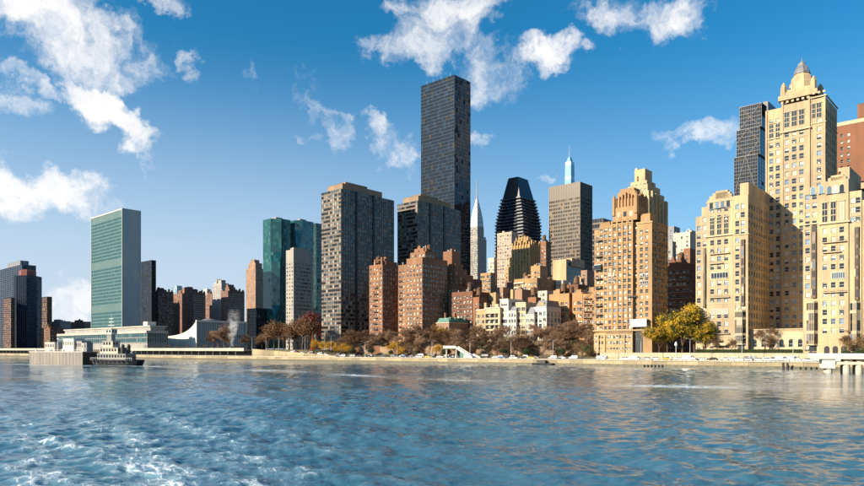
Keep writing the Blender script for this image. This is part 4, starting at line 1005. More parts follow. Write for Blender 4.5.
# mauve brick gothic towers beside the green slab
for (xl, xc, xr, Y, yt, pk, lb) in ((141.5, 149.5, 156, 960, 293, 290.5, 'mauve brick tower with ragged top next to the green slab'), (152.5, 158, 173.5, 930, 291, 286.5, 'mauve brick tower with crested gable beside the dark glass block'),
        (173.5, 193.5, 205.5, 950, 292, 284.5, 'broad mauve brick block with gabled crest and pale face'), (204, 212, 219, 1010, 294.5, 292, 'low mauve brick block beside the grey tower'), (221, 228, 244.5, 960, 290.5, 282.5, 'mauve brick tower with gabled crest right of the grey tower')):
    T = brick('brick_tower', lb, xl, xc, xr, Y, yt, 'tudor', max(3, int((xc-xl)/1.6)), max(3, int((xr-xc)/1.3)), fh=3.1, ww=1.5, wh=1.7, wm=DW_, fin_=False, style='none')
    for i in range(4):
        f = .12+.2*i; T.solid(T.x0*(f+.14), T.x0*f, T.y1*(.1+.03*i), T.y1*.5, T.z1-.9, T.z1+(T.z(pk, xc)-T.z1)*(1-abs(i-1.5)*.35), 'crest')
    for i in range(5): T.solid(-T.y1*.02-1.2, -.1+.2, T.y1*(.08+.2*i), T.y1*(.16+.2*i), T.z1-.9, T.z1+2.2+1.5*(i % 2), 'crest')
    T.finish(T.mats, T.wm)
brick('limestone_tower', 'light grey stone tower between the mauve brick blocks', 212.5, 221.5, 229, 980, 283, masonry('blue_grey_stone', (.42, .42, .44), .1), 6, 5, wm=DW_, style='none', tiers=((.8, .2, .2, .8, 279.5, 0, 0),))
brick('white_block', 'small white roof block above the mauve brick blocks', 203.5, 207, 211, 1150, 289, 'white', 3, 3, wm=DW_)
T = brick('stepped_tower', 'tan brick tower with stepped crown left of the green glass towers', 246, 255.5, 264, 1060, 268, 'pink', 6, 7, wm=DW_, tiers=((.85, .1, .1, .9, 262.5, 3, 3), (.7, .3, .2, .8, 259, 0, 0)))
T = tower('dark_block', 'low black glass block below the tan stepped tower', 247, 256, 266, 800, 308, 12, 8, 8, sf=.2); T.finish(G('navy', 'black', 'bronze'))  # block lies in shadow; that darkness is put into black glass and panels

# red brick riverside apartments
T = brick('brick_apartments', 'narrow red brick apartment house with twin chimneys', 369.3, 382.5, 400, at_ly(382.5, 42), 264, 'red', 4, 7, fh=3., zg=10., single=True, fin_=False)
for f in (.25, .75):
    T.solid(T.x0*f-.7, T.x0*f+.7, 2, 3.6, T.z1-.9, T.z(256.5 if f < .5 else 258, 382), 'chimney')
T.solid(T.x0*.75, T.x0*.25, 2.4, 3.2, T.z(259.5, 382), T.z(258.7, 382), 'chimney_beam')
T.block(T.x0*.95, -1, 4, T.y1*.9, T.z1-1, T.z1+2.4, N=4, fh=3, ww=1.3, wh=1.4)
for i in range(9):
    balc(T, T.x0*.66, T.x0*.34, 0, 6+i*3.9, 1.1, False)
T.finish(T.mats, BW)
T = brick('brick_apartments', 'large red brick apartment house with stepped roof and pale balconies', 406.5, 422.3, 447.5, at_ly(422.3, 43), 257, masonry('weathered_red_brick', (.32, .17, .098), .25), 5, 10, fh=3., zg=10., single=True, fin_=False)
x1_ = T.lx(397.5, 1.5); T.block(x1_, T.x0-.02, 2.2, T.y1*.8, 0, T.z(264, 405), E=3, fh=3., ww=1.3, wh=1.6)
T.block(T.x0*.98, -.5, 3.2, T.y1*.55, T.z1-1, T.z(250.5, 422), E=4, N=5, fh=3, ww=1.4, wh=1.6, sill=1.8)
T.block(T.x0*.85, T.x0*.25, 5., T.y1*.5, T.z(251.5, 422), T.z(246.5, 422), E=2, N=3, fh=3, ww=1.4, wh=1.6, sill=1.8)
T.solid(T.x0*.62, T.x0*.5, 5.4, 6.8, T.z(247.5, 422), T.z(243.5, 422), 'chimney'); T.solid(T.x0*.1, T.x0*.02, 4, 5.2, T.z(252, 422), T.z(246.5, 422), 'chimney')
for i in range(11): balc(T, x1_+.6, x1_+3.4, 2.2, 4+i*3.7, 1.0, False)
T.tank(T.x0*.3, T.y1*.45, T.z(251.5, 422), 1.5, 3., 2.)
T.finish(T.mats, BW)
T = brick('brick_apartments', 'red brick apartment house with tower bulkhead and terraced roof steps', 438.5, 452, 482, 440, 283, 'red', 4, 12, fh=3., zg=11., single=False, fin_=False)
T.block(T.x0*.95, T.x0*.3, 4, 12, T.z1-1, T.z(250, 449), E=2, N=2, fh=3., top=9)
for (a, b, c, d, y) in ((.5, .02, 3, 16, 268), (.35, .0, 7, 22, 273), (.2, -.1, 12, 28, 277), (.7, .2, 6, 14, 262)):
    T.block(T.x0*a, T.x0*b, c, d, T.z1-1, T.z(y, 452), E=1, N=3, fh=3., ww=1.5, wh=1.6)
T.finish(T.mats, BW)
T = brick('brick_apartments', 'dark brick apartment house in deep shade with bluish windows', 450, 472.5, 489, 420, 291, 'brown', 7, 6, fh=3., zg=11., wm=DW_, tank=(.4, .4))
# mansard house with green copper roof
T = brick('mansard_house', 'pink brick house with a green copper mansard roof', 436.5, 449, 473, at_ly(449, 41), 322, 'pink', 4, 7, fh=3.3, zg=11.5, single=True, fin_=False)
T.P('mansard_roof').frustum((T.x0+.1, -.1, .1, T.y1-.1), (T.x0+1.3, -1.4, 1.4, T.y1-1.4), T.z1+.01, T.z1+2.6)
for i in range(5): u = T.y1*(i+.5)/5; d = T.P('dormer'); d.box(-1.6, -.25, u-.7, u+.7, T.z1+.3, T.z1+2.3); d.frustum((-1.7, -.15, u-.85, u+.85), (-1.7, -.15, u-.05, u+.05), T.z1+2.3, T.z1+3.)
for (u, v) in ((.5, 2), (.2, 7), (.6, 12)): T.solid(T.x0*u-.5, T.x0*u+.5, v, v+1.3, T.z1+1, T.z1+5.8, 'chimney')
T.cornice(T.x0, 0, 0, T.y1, T.z1-.7, .5, .4); T.mats.update(mansard_roof=M['copper'], dormer=M['copper'], trim=M['creamtrim'], chimney=M['red']); T.finish(T.mats, BW)

M['sand'] = masonry('sand_stucco', (.62, .52, .36), .12, streak=.5); M['bluewhite'] = masonry('cool_white_stucco', (.62, .63, .64), .1, streak=.4)
# white townhouse row
def townhouse(label, xl, xc, Y, yt, mm, E, wh=1.9, ww=1.5, fh=3.3, roof=None, extra=None, xr=None, depth=.35):
    T = Bld('townhouse', label, xc, Y, 11.5, group=None, single=True); x0 = T.lx(xl); z1 = T.z(yt, xc); y1 = 15.
    T.block(x0+.01, -.01, 0, y1, 0, z1, E=E, N=4, fh=fh, ww=ww, wh=wh, sill=.9, top=.9, depth=depth)
    mats = {'wall': M[mm]}
    T.cornice(x0, -.45, 0, y1, z1-.5, .35, .35); mats['trim'] = M['paint']
    if roof: T.P('mansard_roof').frustum((x0+.2, -.2, .3, y1), (x0+1.4, -1.2, 2.4, y1-1), z1-.85, z1+roof); mats['mansard_roof'] = M['slate']
    for (a, c, h, w_) in (extra or ()): T.solid(x0*a-w_, x0*a+w_, c, c+1.6, z1-.9, z1+h, 'chimney'); mats['chimney'] = M['ochre']
    T.finish(mats, BW); return T
townhouse('narrow beige townhouse at the shaded end of the white row', 476.5, 485.5, 395, 309, 'ochre', 2, extra=((.5, 4, 4, .8),))
townhouse('cream townhouse with three rows of deep loggias', 485.3, 500, 388, 307, 'sand', 3, ww=3.2, wh=2.3, depth=1.6, extra=((.65, 4, 9, .9), (.2, 5, 5, .8), (.9, 6, 4., .7)))
townhouse('tall white townhouse with wide studio windows', 500.1, 508.3, 386.5, 298.5, 'paint', 1, ww=4.2, wh=2.1, extra=((.2, 5, 5.5, .9),))
townhouse('narrow white townhouse with small paired windows', 508.4, 516.2, 381, 310.5, 'bluewhite', 3, ww=1.0, extra=((.5, 4, 4.5, .7),), roof=2.6)
townhouse('pale yellow townhouse with a broad flat front', 516.3, 525.8, 379, 302, 'sand', 2, ww=2.4)
townhouse('low pale yellow townhouse with paired windows below a dark roof', 525.9, 534.2, 374, 314, 'white', 2, ww=2.2, roof=4.)
townhouse('white townhouse with tall bay window and grey pitched roof', 534.3, 546.5, 371, 306.5, 'paint', 3, ww=1.8, wh=2.4, roof=3.6, extra=((.5, 1., 2.6, 1.6),))
# stucco blank wall block above the row
T = brick('stucco_block', 'pale blank stucco block rising behind the white townhouses', 510.5, 522, 531, 430, 289, 'pink', 0, 2, zg=11.5)
# orange brick apartments with fire escapes
T = brick('brick_apartments', 'light orange brick apartment house with dark central recess and fire escapes', 549, 596, 606, 372, 291.5, 'orange2', 0, 3, fh=3.6, zg=10., single=True, fin_=False, cap=True)
T.wall.pop('wall'); T.wins.clear(); T.wall.pop('roof', None); T.wall = {}
Lx = T.lx; z1 = T.z1
for (a, b, y0, cols) in ((549, 569.2, 0, (554.3, 562.2, 566.8)), (572.2, 582.5, .1, (574.4, 578.4, 580.8)), (582.5, 596, .25, (585., 588.5, 592.8))):
    T.block(Lx(a), Lx(b)-.02, y0, T.y1+y0, 0, z1 if a != 582.5 else z1-.8, E=[(Lx(c)-Lx(a), 2.2 if c in (554.3, 562.2) else 1.4) for c in cols], N=3 if a > 580 else None, fh=3.55, wh=1.8)
T.block(Lx(569.2), Lx(572.2)-.02, 3.2, T.y1, 0, z1-.2)
for i in range(8):                                         # fire escape: landings and slanting ladders
    zz = 3.8+i*3.55
    b = MB(); xa, xb = Lx(583.5), Lx(592); b.box(xa, xb, -1.1, .2, zz, zz+.1, bottom=True)
    for q in np.linspace(xa, xb, 12): b.box(q-.02, q+.02, -1.1, -1.06, zz+.1, zz+1.)
    b.box(xa, xb, -1.12, -1.05, zz+.95, zz+1.02, bottom=True); b.tube((xa+.5, -.7, zz), (xb-.8, -.7, zz+3.5), .16, .16, 4)
    b.build('fire_escape', M['iron'], T.o)
for (u, h) in ((552, 2.5), (560, 3.4), (575, 2.2), (588, 3.)): T.bulkhead(Lx(u)-1.6, Lx(u)+1.6, 4, 8, z1-.9, z1+h)
T.tank(Lx(566), 6, z1-.9, 1.5, 3., 1.6); T.mats.update(bulkhead=M['orange']); T.finish(T.mats, BW)
# red and white terraced block behind
T = brick('terrace_block', 'orange brick block with white balcony bands behind the townhouses', 514, 537, 566, 440, 277.5, 'orange', 7, 8, fh=3., ww=1.9, wh=1.5, zg=12., fin_=False)
T.block(T.x0*.45, T.x0*.05, 5, 14, T.z1-1, T.z(264.5, 537), E=3, N=3, fh=3., ww=1.5, wh=1.5)
for i in range(12): b = MB(); b.box(T.x0*.98, T.x0*.55, -.9, -.01, T.z1-3.1-i*3., T.z1-2.3-i*3., bottom=True); b.build('balcony_band', M['white'], T.o)
T.tank(T.x0*.8, 8, T.z1-.9, 1.5, 3., 2.); T.bulkhead(T.x0*.9, T.x0*.7, 12, 18, T.z1-1, T.z1+4); T.finish(T.mats, BW)
# small infill roofs
for (xl, xc, xr, Y, yt, mm, lb, zg) in ((480.5, 490.5, 495.5, 480, 272.5, 'orange', 'small orange brick roof block beside the pale spire', 12.), (488, 494, 500, 620, 257.5, 'white', 'white block at the foot of the wedge tower', 12.), (495, 500, 505, 700, 248.5, 'ochre', 'tan block beside the wedge tower', 12.),
        (538.5, 546, 551, 600, 241, 'red', 'thin red brick tower between the golden tower and the bronze slab', 12.), (476, 490, 497, 560, 285, 'brown', 'brown brick block at the foot of the pale spire', 12.), (561, 578, 596, 430, 284, 'brown', 'brown brick roofs behind the fire escape house', 12.), (574, 590, 597, 460, 277, 'ochre', 'tan roof block beside the bronze slab foot', 12.),
        (668, 674, 680, 520, 226, 'slate', 'dark roof block beside the ochre tower', 12.), (540, 552, 560, 480, 285, 'red', 'red brick roof block below the blank cream wall', 12.), (505, 512, 521, 470, 281.5, 'tudor', 'mauve brick roof block behind the stucco block', 12.), (473, 479, 487, 415, 297, 'red', 'low red brick house behind the beige townhouse', 12.), (487, 493, 500, 430, 293, 'ochre', 'tan brick house behind the cream loggia townhouse', 12.), (496, 503, 509, 445, 287, 'pink', 'pink brick house behind the tall white townhouse', 12.), (528, 536, 541, 405, 297, 'red', 'red brick house behind the pale yellow townhouses', 12.), (538, 547, 553, 415, 290.5, 'white', 'white house beside the fire escape house', 12.), (466, 474, 482, 455, 279, 'tudor', 'mauve brick house at the foot of the black glass tower', 12.), (556, 563, 570, 450, 280, 'white', 'small white penthouse behind the fire escape house', 12.), (581, 587, 594, 440, 270, 'pink', 'pink brick block at the foot of the bronze slab', 12.)):
    brick('roof_block', lb, xl, xc, xr, Y, yt, mm, max(2, int((xc-xl)/2)), max(2, int((xr-xc)/2)), zg=zg, tank=(.5, .4) if mm in ('brown', 'red') else None, wm=DW_)
# blank cream wall
T = brick('office_block', 'office block with a blank cream wall and balcony decks', 552.8, 566.2, 583, 520, 259, 'cream', 0, 0, zg=12., fin_=False)
for i in range(6): T.W('spandrel').box(-.5, .25, 1.6, T.y1-.5, T.z1-2.2-i*3.6, T.z1-1.2-i*3.6); T.W('glazing').quad((.06, 1.6, T.z1-4.8-i*3.6), (.06, T.y1-.5, T.z1-4.8-i*3.6), (.06, T.y1-.5, T.z1-2.2-i*3.6), (.06, 1.6, T.z1-2.2-i*3.6))
T.block(T.x0*.3, 1.5, 6, T.y1, T.z1-5, T.z1+1.2, N=2); T.mats.update(spandrel=M['lightgrey'], glazing=M['navy']); T.finish(T.mats, DW_)
# pale brick tower and golden art deco tower
T = brick('brick_tower', 'white brick apartment tower in front of the wedge tower', 497.2, 511.5, 518, 610, 231.5, masonry('pale_mixed_brick', (.56, .44, .36), .15), 6, 4, fh=3., ww=1.7, wh=1.6, zg=12.)
T = Bld('deco_tower', 'golden brick art deco tower with vertical fins and notched crown', 529.5, 560, 12.); z = lambda y: T.z(y, 529); x0 = T.lx(512.5); y1 = T.ly(539.5)
T.block(x0, 0, 0, y1, 0, z(244), E=6, N=5, fh=3., ww=1.1, wh=1.7, style='none'); T.block(T.lx(505.5, 1), x0-.02, 1, y1*.8, 0, z(265), E=3, fh=3., ww=1.1, wh=1.7, style='none'); T.block(T.lx(508.5, 2), x0-.03, 2, y1*.7, z(266), z(255), E=2, fh=3., ww=1.1, wh=1.7, style='none')
T.block(x0*.86, x0*.12, y1*.1, y1*.9, z(245), z(238.5), E=4, N=4, fh=3., ww=1.1, wh=1.7, style='none')
for i in range(7): u = x0*(i/6); T.solid(u-.55, u+.55, -.7, .2, 0 if i % 2 else z(300), z(241.5-(i % 2)*2), 'fin_pier')
for i in range(6): v = y1*i/5; T.solid(-.2, .7, v-.55, v+.55, 0, z(241.5-(i % 2)*2), 'fin_pier')
for i in range(5): u = x0*(.14+.17*i); T.solid(u-.5, u+.5, y1*.1-.6, y1*.1+.2, z(245), z(236-(i % 2)), 'fin_pier')
T.solid(x0*.7, x0*.3, y1*.25, y1*.75, z(240), z(235.5), 'crown'); T.finish({'wall': M['yellow']}, DW_)
# ochre stepped tower behind the orange tower
T = Bld('stepped_tower', 'ochre brick tower with stepped setbacks and cream water tank house', 649, 366, 10.); Lx = T.lx; z = lambda y: T.z(y, 649)
y1 = T.ly(668); xl = Lx(622)
T.block(xl, 0, 0, y1, 0, z(195), E=8, N=7, fh=3., ww=1.4, wh=1.6)
for (a, b, c, d, y, e, n_) in ((625, 648.5, 1, y1*.86, 189.5, 6, 6), (628, 647.5, 2.2, y1*.74, 182.5, 5, 5), (630.5, 646.8, 3.2, y1*.58, 178, 4, 4)):
    T.block(Lx(a, c), Lx(b, c), c, d, z(197), z(y), E=e, N=n_, fh=3., ww=1.4, wh=1.6)
T.block(Lx(634.5, 4), Lx(645, 4), 4, 13, z(179), z(165.5), 'tank_house'); T.solid(Lx(634.8, 4), Lx(637, 4), 4.5, 6.5, z(167), z(163.6), 'chimney')
for i in range(5): T.solid(.0, .9, y1*(.1+.18*i), y1*(.16+.18*i), 0, z(190+i*1.3), 'pier')
baystrip(T, Lx(646.5), Lx(648.6), 0, z(215), z(199)); T.finish({'wall': masonry('pale_ochre_brick', (.64, .52, .31), .2), 'tank_house': M['cream'], 'chimney': M['white']}, BW)
# white block and shaded gothic brick between the towers
brick('white_block', 'plain white block behind the gap beside the ochre tower', 673.5, 690, 697, 480, 231.5, 'white', 3, 2, zg=10., wm=DW_, tiers=((.3, .0, .2, .8, 229.5, 0, 0),))
T = brick('terrace_block', 'grey block with balcony decks behind the ochre tower', 664, 672.5, 676, 470, 241, 'grey', 4, 2, zg=10., wm=DW_)
brick('roof_block', 'red brown brick block beside the white block', 683.5, 690, 697, 420, 248, 'red', 3, 3, zg=10., wm=DW_)
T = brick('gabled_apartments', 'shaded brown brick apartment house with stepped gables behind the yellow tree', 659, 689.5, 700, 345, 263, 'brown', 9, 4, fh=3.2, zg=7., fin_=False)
for f in (.25, .55, .85): w_ = 3.; T.P('gable').frustum((T.x0*f-w_, T.x0*f+w_, .01, 2.2), (T.x0*f-.5, T.x0*f+.5, .02, 2.), T.z1-.6, T.z1+3.); T.solid(T.x0*f-.5, T.x0*f+.5, .5, 1.5, T.z1+2.9, T.z1+4., 'finial')
T.finish(T.mats, BW)
# brown brick slab at the right edge
T = brick('brick_slab', 'big brown brick slab with pale parapet behind the lantern tower', 834, 905, 925, 330, 110, masonry('rust_brick', (.27, .12, .065), .15), [(q, 1.3) for q in (3.5, 6.5, 31, 45)], 3, fh=3.3, zg=6., fin_=False, top=3)
T.cornice(T.x0, 0, 0, T.y1, T.z1-1.8, 1.9, .2); T.bulkhead(T.lx(857.5, 4), T.lx(880, 4), 4, 14, T.z1-1, T.z(100.5, 864)); T.mats.update(trim=M['creamtrim']); T.finish(T.mats, DW_)

# ---------------------------------------------------------------- assembly hall, low conference building, promenade deck
T = Bld('assembly_hall', 'low white hall with a concave sweeping roof and dome', 196.5, 610, 7.); z = lambda y: T.z(y, 196); x0 = T.lx(163.5); y1 = T.ly(246)
b = MB(); n = 24; zt = lambda t: z(335.5)+(z(320.5)-z(335.5))*t**2.1*.999; inn = lambda t: 4.2*math.sin(math.pi*t)
pa = [(x0*(1-i/n), inn(i/n)) for i in range(n+1)]
for i in range(n):
    (xa, ya), (xb, yb) = pa[i], pa[i+1]; za, zb = zt(i/n), zt((i+1)/n)
    b.quad((xa, ya, 0), (xb, yb, 0), (xb, yb, zb), (xa, ya, za)); b.quad((xb, y1-yb, 0), (xa, y1-ya, 0), (xa, y1-ya, za), (xb, y1-yb, zb))
    b.quad((xa, ya, za), (xb, yb, zb), (xb, yb+.9, zb), (xa, ya+.9, za)); b.quad((xa, ya+.9, za-1.2), (xb, yb+.9, zb-1.2), (xb, y1-yb, zb-1.2), (xa, y1-ya, za-1.2))
b.build('swept_wall', M['paint'], T.o)
b = MB(); b.box(-.6, .9, -.5, .4, 0, z(320)); b.box(-.6, .9, y1-.4, y1+.5, 0, z(320)); b.box(-.6, .9, .4, y1-.4, z(322), z(320)); b.build('portal_frame', M['paint'], T.o)
nf = 22
for i in range(nf): u = .6+(y1-1.2)*(i+.5)/nf; q = MB(); q.box(.0, .55, u-.28, u+.28, 0, z(322)); q.build('facade_fin', M['white'], T.o)
b = MB(); b.quad((-.3, .4, 0), (-.3, y1-.4, 0), (-.3, y1-.4, z(322)), (-.3, .4, z(322))); b.build('facade_glass', M['paleglass'], T.o)
b = MB(); b.lathe(x0*.2, y1*.38, [(9, z(328)), (8.6, z(321.5)), (6.5, z(319)), (3, z(317.8)), (0, z(317.4))], 20); b.build('dome', M['slate'], T.o, smooth=True)
T = Bld('conference_building', 'long low white conference building with ribbon windows by the water', 147, 590, 4.); z = lambda y: T.z(y, 147); x0 = T.lx(58); y1 = T.ly(168)
T.curtain(x0, 0, 0, y1, z(343), z(333), 60, 16, 2, sf=.22, mw=.2, md=.2); T.solid(x0-1, .6, -.8, y1, z(333)-.01, z(330.6), 'roof_slab', True)
T.solid(x0*.96, -2, 4, y1-2, z(331), z(326.5), 'upper_storey'); T.solid(x0*.97, -1.4, 3.2, y1, z(326.5), z(325.3), 'upper_roof', True)
T.solid(x0-.5, .3, .2, y1, -1.5, z(343), 'plinth'); T.bulkhead(-20, -12, 6, 14, z(325.4), z(321), 'roof_room')
T.finish(dict(glazing=M['tealdark'], spandrel=M['slate'], mullion=M['alum'], roof_slab=M['lightgrey'], upper_storey=M['grey'], upper_roof=M['lightgrey'], plinth=M['grey'], roof_room=M['paint'], wall=M['grey']))
# ---------------------------------------------------------------- riverside walls, deck, ramp, dock
def sl(px, ly): return shore(px, ly)[1]
def zsh(py, px, ly): return CAMZ+(HY-py)/F*shore(px, ly)[0].y
# retaining wall behind the drive
rw = shore_thing('retaining_wall', 0, 15, 0, 'pale stone retaining wall behind the drive below the cream block', 'wall')
lx0, lx1 = sl(600, 15), 60
b = MB(); b.box(lx0, lx1, .02, .5, 2.4, 5.7); b.build('core', M['wallsea'], rw)
b = MB(); b.box(.03, 5.97, -.1, .02, 2.4, 5.55, bottom=True); pmesh = b.mesh('panel', [M['creamtrim']]); b = MB(); b.box(.02, 5.98, -.2, .6, 5.56, 5.85, bottom=True); cmesh = b.mesh('coping', [M['concrete']])
for i in range(int((lx1-lx0)/6)): link('panel', pmesh, rw, (lx0+i*6, random.uniform(-.03, .03), 0)); link('coping', cmesh, rw, (lx0+i*6, 0, 0))
# bank wall along the wooded slope, brick with pale coping
M['bankstone'] = masonry('bank_stone', (.36, .25, .17), .25)
bw = shore_thing('bank_wall', 0, 24, 0, 'low pink stone terrace wall among the bare trees', 'wall')
for i in range(40):
    lx = sl(352, 24)+i*6; 
    if lx > sl(592, 24)-6: break
    b = MB(); h = 6.0+1.2*math.sin(i*.7); b.box(lx, lx+5.94, 0, .5, 2, h+2.2); b.box(lx-.02, lx+5.96, -.12, .62, h+2.2, h+2.5, bottom=True); b.build('wall_bay', M['bankstone'] if i % 3 else M['brown'], bw)
# covered drive below the gardens: slab on columns
def deck(label, pa, pb, zt=None, ly=3.5):
    a, c = sl(pa, ly), sl(pb, ly); d = shore_thing('promenade_deck', a, ly, 0, label, 'deck'); L = c-a
    z1 = 7.2
    b = MB(); b.box(0, L, 0, 13, z1-1.0, z1, bottom=True); b.build('slab', M['concrete'], d)
    b = MB(); b.box(0, L, -.25, -.01, z1-1.1, z1+1.0, bottom=True); b.build('parapet', M['concrete'], d)
    n = int(L/9)
    for i in range(n): q = MB(); q.box(i*9+.5, i*9+1.3, .6, 1.4, 2.6, z1-1.0); q.build('column', M['darkstone'], d)  # columns coloured dark to paint the shade under the deck
    b = MB(); b.box(0, L, 11.6, 12, 2.6, z1-1.01); b.build('back_wall', M['darkstone'], d)  # dark tone stands in for shadow at the back of the drive
    return d
deck('pale concrete promenade deck over the dark covered drive near the white hall', 118, 244)
deck('pale concrete promenade deck behind the barge', -40, 66)
# descending ramp wall
d = shore_thing('ramp', 0, 3, 0, 'cream walled road ramp that slopes down to the drive', 'ramp')
xa, xb = sl(252, 3.), sl(336, 3.)
n = 14
for i in range(n):
    u0, u1 = xa+(xb-xa)*i/n, xa+(xb-xa)*(i+1)/n-.06; h0, h1 = 7.6-4.2*i/n, 7.6-4.2*(i+1)/n
    b = MB(); b.v = [(u0, 0, 2.5), (u1, 0, 2.5), (u1, .5, 2.5), (u0, .5, 2.5), (u0, 0, h0), (u1, 0, h1), (u1, .5, h1), (u0, .5, h0)]
    b.f = [(0, 1, 5, 4), (1, 2, 6, 5), (2, 3, 7, 6), (3, 0, 4, 7), (4, 5, 6, 7)]; b.mi = [0]*5; b.build('panel', M['wallsea'], d)
b = MB(); b.v = [(xa, .51, 2.5), (xb, .51, 2.5), (xb, 11, 2.5), (xa, 11, 2.5), (xa, .51, 6.6), (xb, .51, 2.62), (xb, 11, 2.62), (xa, 11, 6.6)]; b.f = [(4, 5, 6, 7), (3, 0, 4, 7), (0, 1, 5, 4), (2, 3, 7, 6)]; b.mi = [0]*4; b.build('roadway', M['asphalt'], d)
# footbridge stair
d = shore_thing('stair', sl(470, 5), 5, 2.6, 'white concrete stair and footbridge landing by the drive', 'stair')
s0, s1 = sl(457, 5)-sl(470, 5), sl(482, 5)-sl(470, 5); top = zsh(346, 458, 5)-2.6
def slant(p, q, y0, y1, th, name, m):
    b = MB(); b.v = [(p[0], y0, p[1]-th), (q[0], y0, q[1]-th), (q[0], y1, q[1]-th), (p[0], y1, p[1]-th), (p[0], y0, p[1]), (q[0], y0, q[1]), (q[0], y1, q[1]), (p[0], y1, p[1])]
    b.f = [(0, 1, 5, 4), (1, 2, 6, 5), (2, 3, 7, 6), (3, 0, 4, 7), (4, 5, 6, 7), (3, 2, 1, 0)]; b.mi = [0]*6; b.build(name, m, d)
slant((s0, top), (s1*.35, .9), -1.6, -1.35, 1.25, 'parapet', M['paint']); slant((s0, top), (s1*.35, .9), 1.0, 1.25, 1.25, 'parapet', M['paint'])
ns = 16
for i in range(ns): t = i/ns; q = MB(); x = s0+(s1*.35-s0)*t; q.box(x, x+(s1*.35-s0)/ns-.02, -1.34, .99, max(0, (top-1.2)*(1-t)-.3), (top-1.2)*(1-t)); q.build('step', M['concrete'], d)
slant((s1*.42, 2.6), (s1, .9), -1.6, -1.35, 1.1, 'parapet', M['paint']); b = MB(); b.box(s0-8, s0, -1.6, 1.25, top-1.4, top-.9, bottom=True); b.build('landing', M['concrete'], d)
b = MB(); b.box(s0-8, s0, -1.6, -1.35, top-.9, top+.1); b.build('landing_parapet', M['paint'], d)
for u in (s0-7, s0-.6): b = MB(); b.box(u, u+.6, -.5, .5, 0, top-1.4); b.build('post', M['concrete'], d)
b = MB(); b.box(s0+.5, s0+6, 1.3, 1.4, .01, 3.2); b.build('green_panel', M['copper'], d)
# dock at the right edge
Yd = 213.; p0 = ground_pt(812, Yd+6); dk = empty('dock', (p0.x, p0.y, 0), -R(24), 'white concrete dock on round piles reaching into the river', 'dock')
b = MB(); b.box(0, 60, -3.2, 9, 4.35, 5.95, bottom=True); b.build('deck', M['paint'], dk)
b = MB(); b.box(-.15, 60, -3.4, -3.202, 5.4, 6.1, bottom=True); b.box(-.15, -.002, -3.202, 9, 5.4, 6.1, bottom=True); b.build('kerb', M['white_metal'], dk)
b = MB(); b.box(2.6, 6.2, -2.6, 5, 1.4, 4.34); b.build('abutment', M['paint'], dk)
b = MB(); b.box(6.4, 60, -2.2, 4.5, 2.6, 3.5, bottom=True); b.build('tie_beam', M['white'], dk)
for i, x in enumerate((4.6, 9.4, 12.8, 17, 22, 27, 33)):
    for y in (-1.2, 4.5):
        b = MB(); b.lathe(x, y, [(1.0, -3), (1.0, 1.5), (.85, 4.34)], 12); b.build('pile', M['concrete'], dk, smooth=True)
for x in (783.2, 787.4):                                   # mooring posts
    q = ground_pt(x, shore(x, -2.5)[0].y); b = MB(); b.lathe(0, 0, [(.42, -3), (.4, 2.2), (.3, 2.4), (0, 2.45)], 10); o = b.build('mooring_post', M['iron'], None, loc=(q.x, q.y, 0)); setp(o, 'black mooring post standing in the water off the sea wall', 'post', 'pair of mooring posts off the sea wall')
for i, x in enumerate(list(np.linspace(644, 662, 6))+list(np.linspace(800, 816, 4))):
    q = shore(x, -.9)[0]; b = MB(); b.lathe(0, 0, [(.22, -2), (.22, .75), (0, .85)], 8); o = b.build('fender_pile', M['iron'], None, loc=(q.x, q.y, 0)); setp(o, 'short dark fender pile at the foot of the sea wall', 'pile', 'fender piles along the sea wall')
# moored float and dark landing
q = shore(543, -1.4)[0]; fl_ = empty('landing_float', (q.x, q.y, 0), SROT, 'small black landing float moored at the sea wall', 'float')
b = MB(); b.frustum((-5, 5, -1.2, 1.2), (-5.4, 5.4, -1.3, 1.2), -.5, .8); b.build('hull', M['black'], fl_); b = MB(); b.box(-3, 1.5, -.7, .9, .8, 2.2); b.build('cabin', M['iron'], fl_)

# ---------------------------------------------------------------- hedge
hd = shore_thing('hedge', 0, 16.3, 5.7, 'clipped green hedge on top of the pale retaining wall', 'hedge')
def leaves(n, fn, s0, s1, seed, stretch=1.):
    g = np.random.default_rng(seed); v = []; f = []
    for i in range(n):
        p = fn(g); s = g.uniform(s0, s1); a = g.normal(size=3); a /= np.linalg.norm(a); c = np.cross(a, g.normal(size=3)); c /= np.linalg.norm(c); d = np.cross(a, c)
        k = len(v); v += [tuple(p-c*s), tuple(p+d*s*.6*stretch), tuple(p+c*s), tuple(p-d*s*.6*stretch)]; f.append((k, k+1, k+2, k+3))
    b = MB(); b.v = v; b.f = f; b.mi = [0]*len(f); return b
hx0, hx1 = sl(695, 16.3), sl(814, 16.3)
M['hedge'] = leafy('hedge_leaves', [(0., (.03, .055, .012)), (.5, (.06, .09, .02)), (.85, (.10, .12, .03)), (1., (.16, .13, .04))])
leaves(16000, lambda g: np.array([g.uniform(hx0, hx1), g.uniform(-.8, .8), 1.55*g.uniform(0, 1)**.6+.15*math.sin(g.uniform(0, 6))]), .1, .22, 3).build('foliage', M['hedge'], hd)
b = MB(); b.box(hx0+.1, hx1-.1, -.5, .5, 0, 1.1); b.build('hedge_core', plain('hedge_shade', (.02, .03, .01), .9), hd)

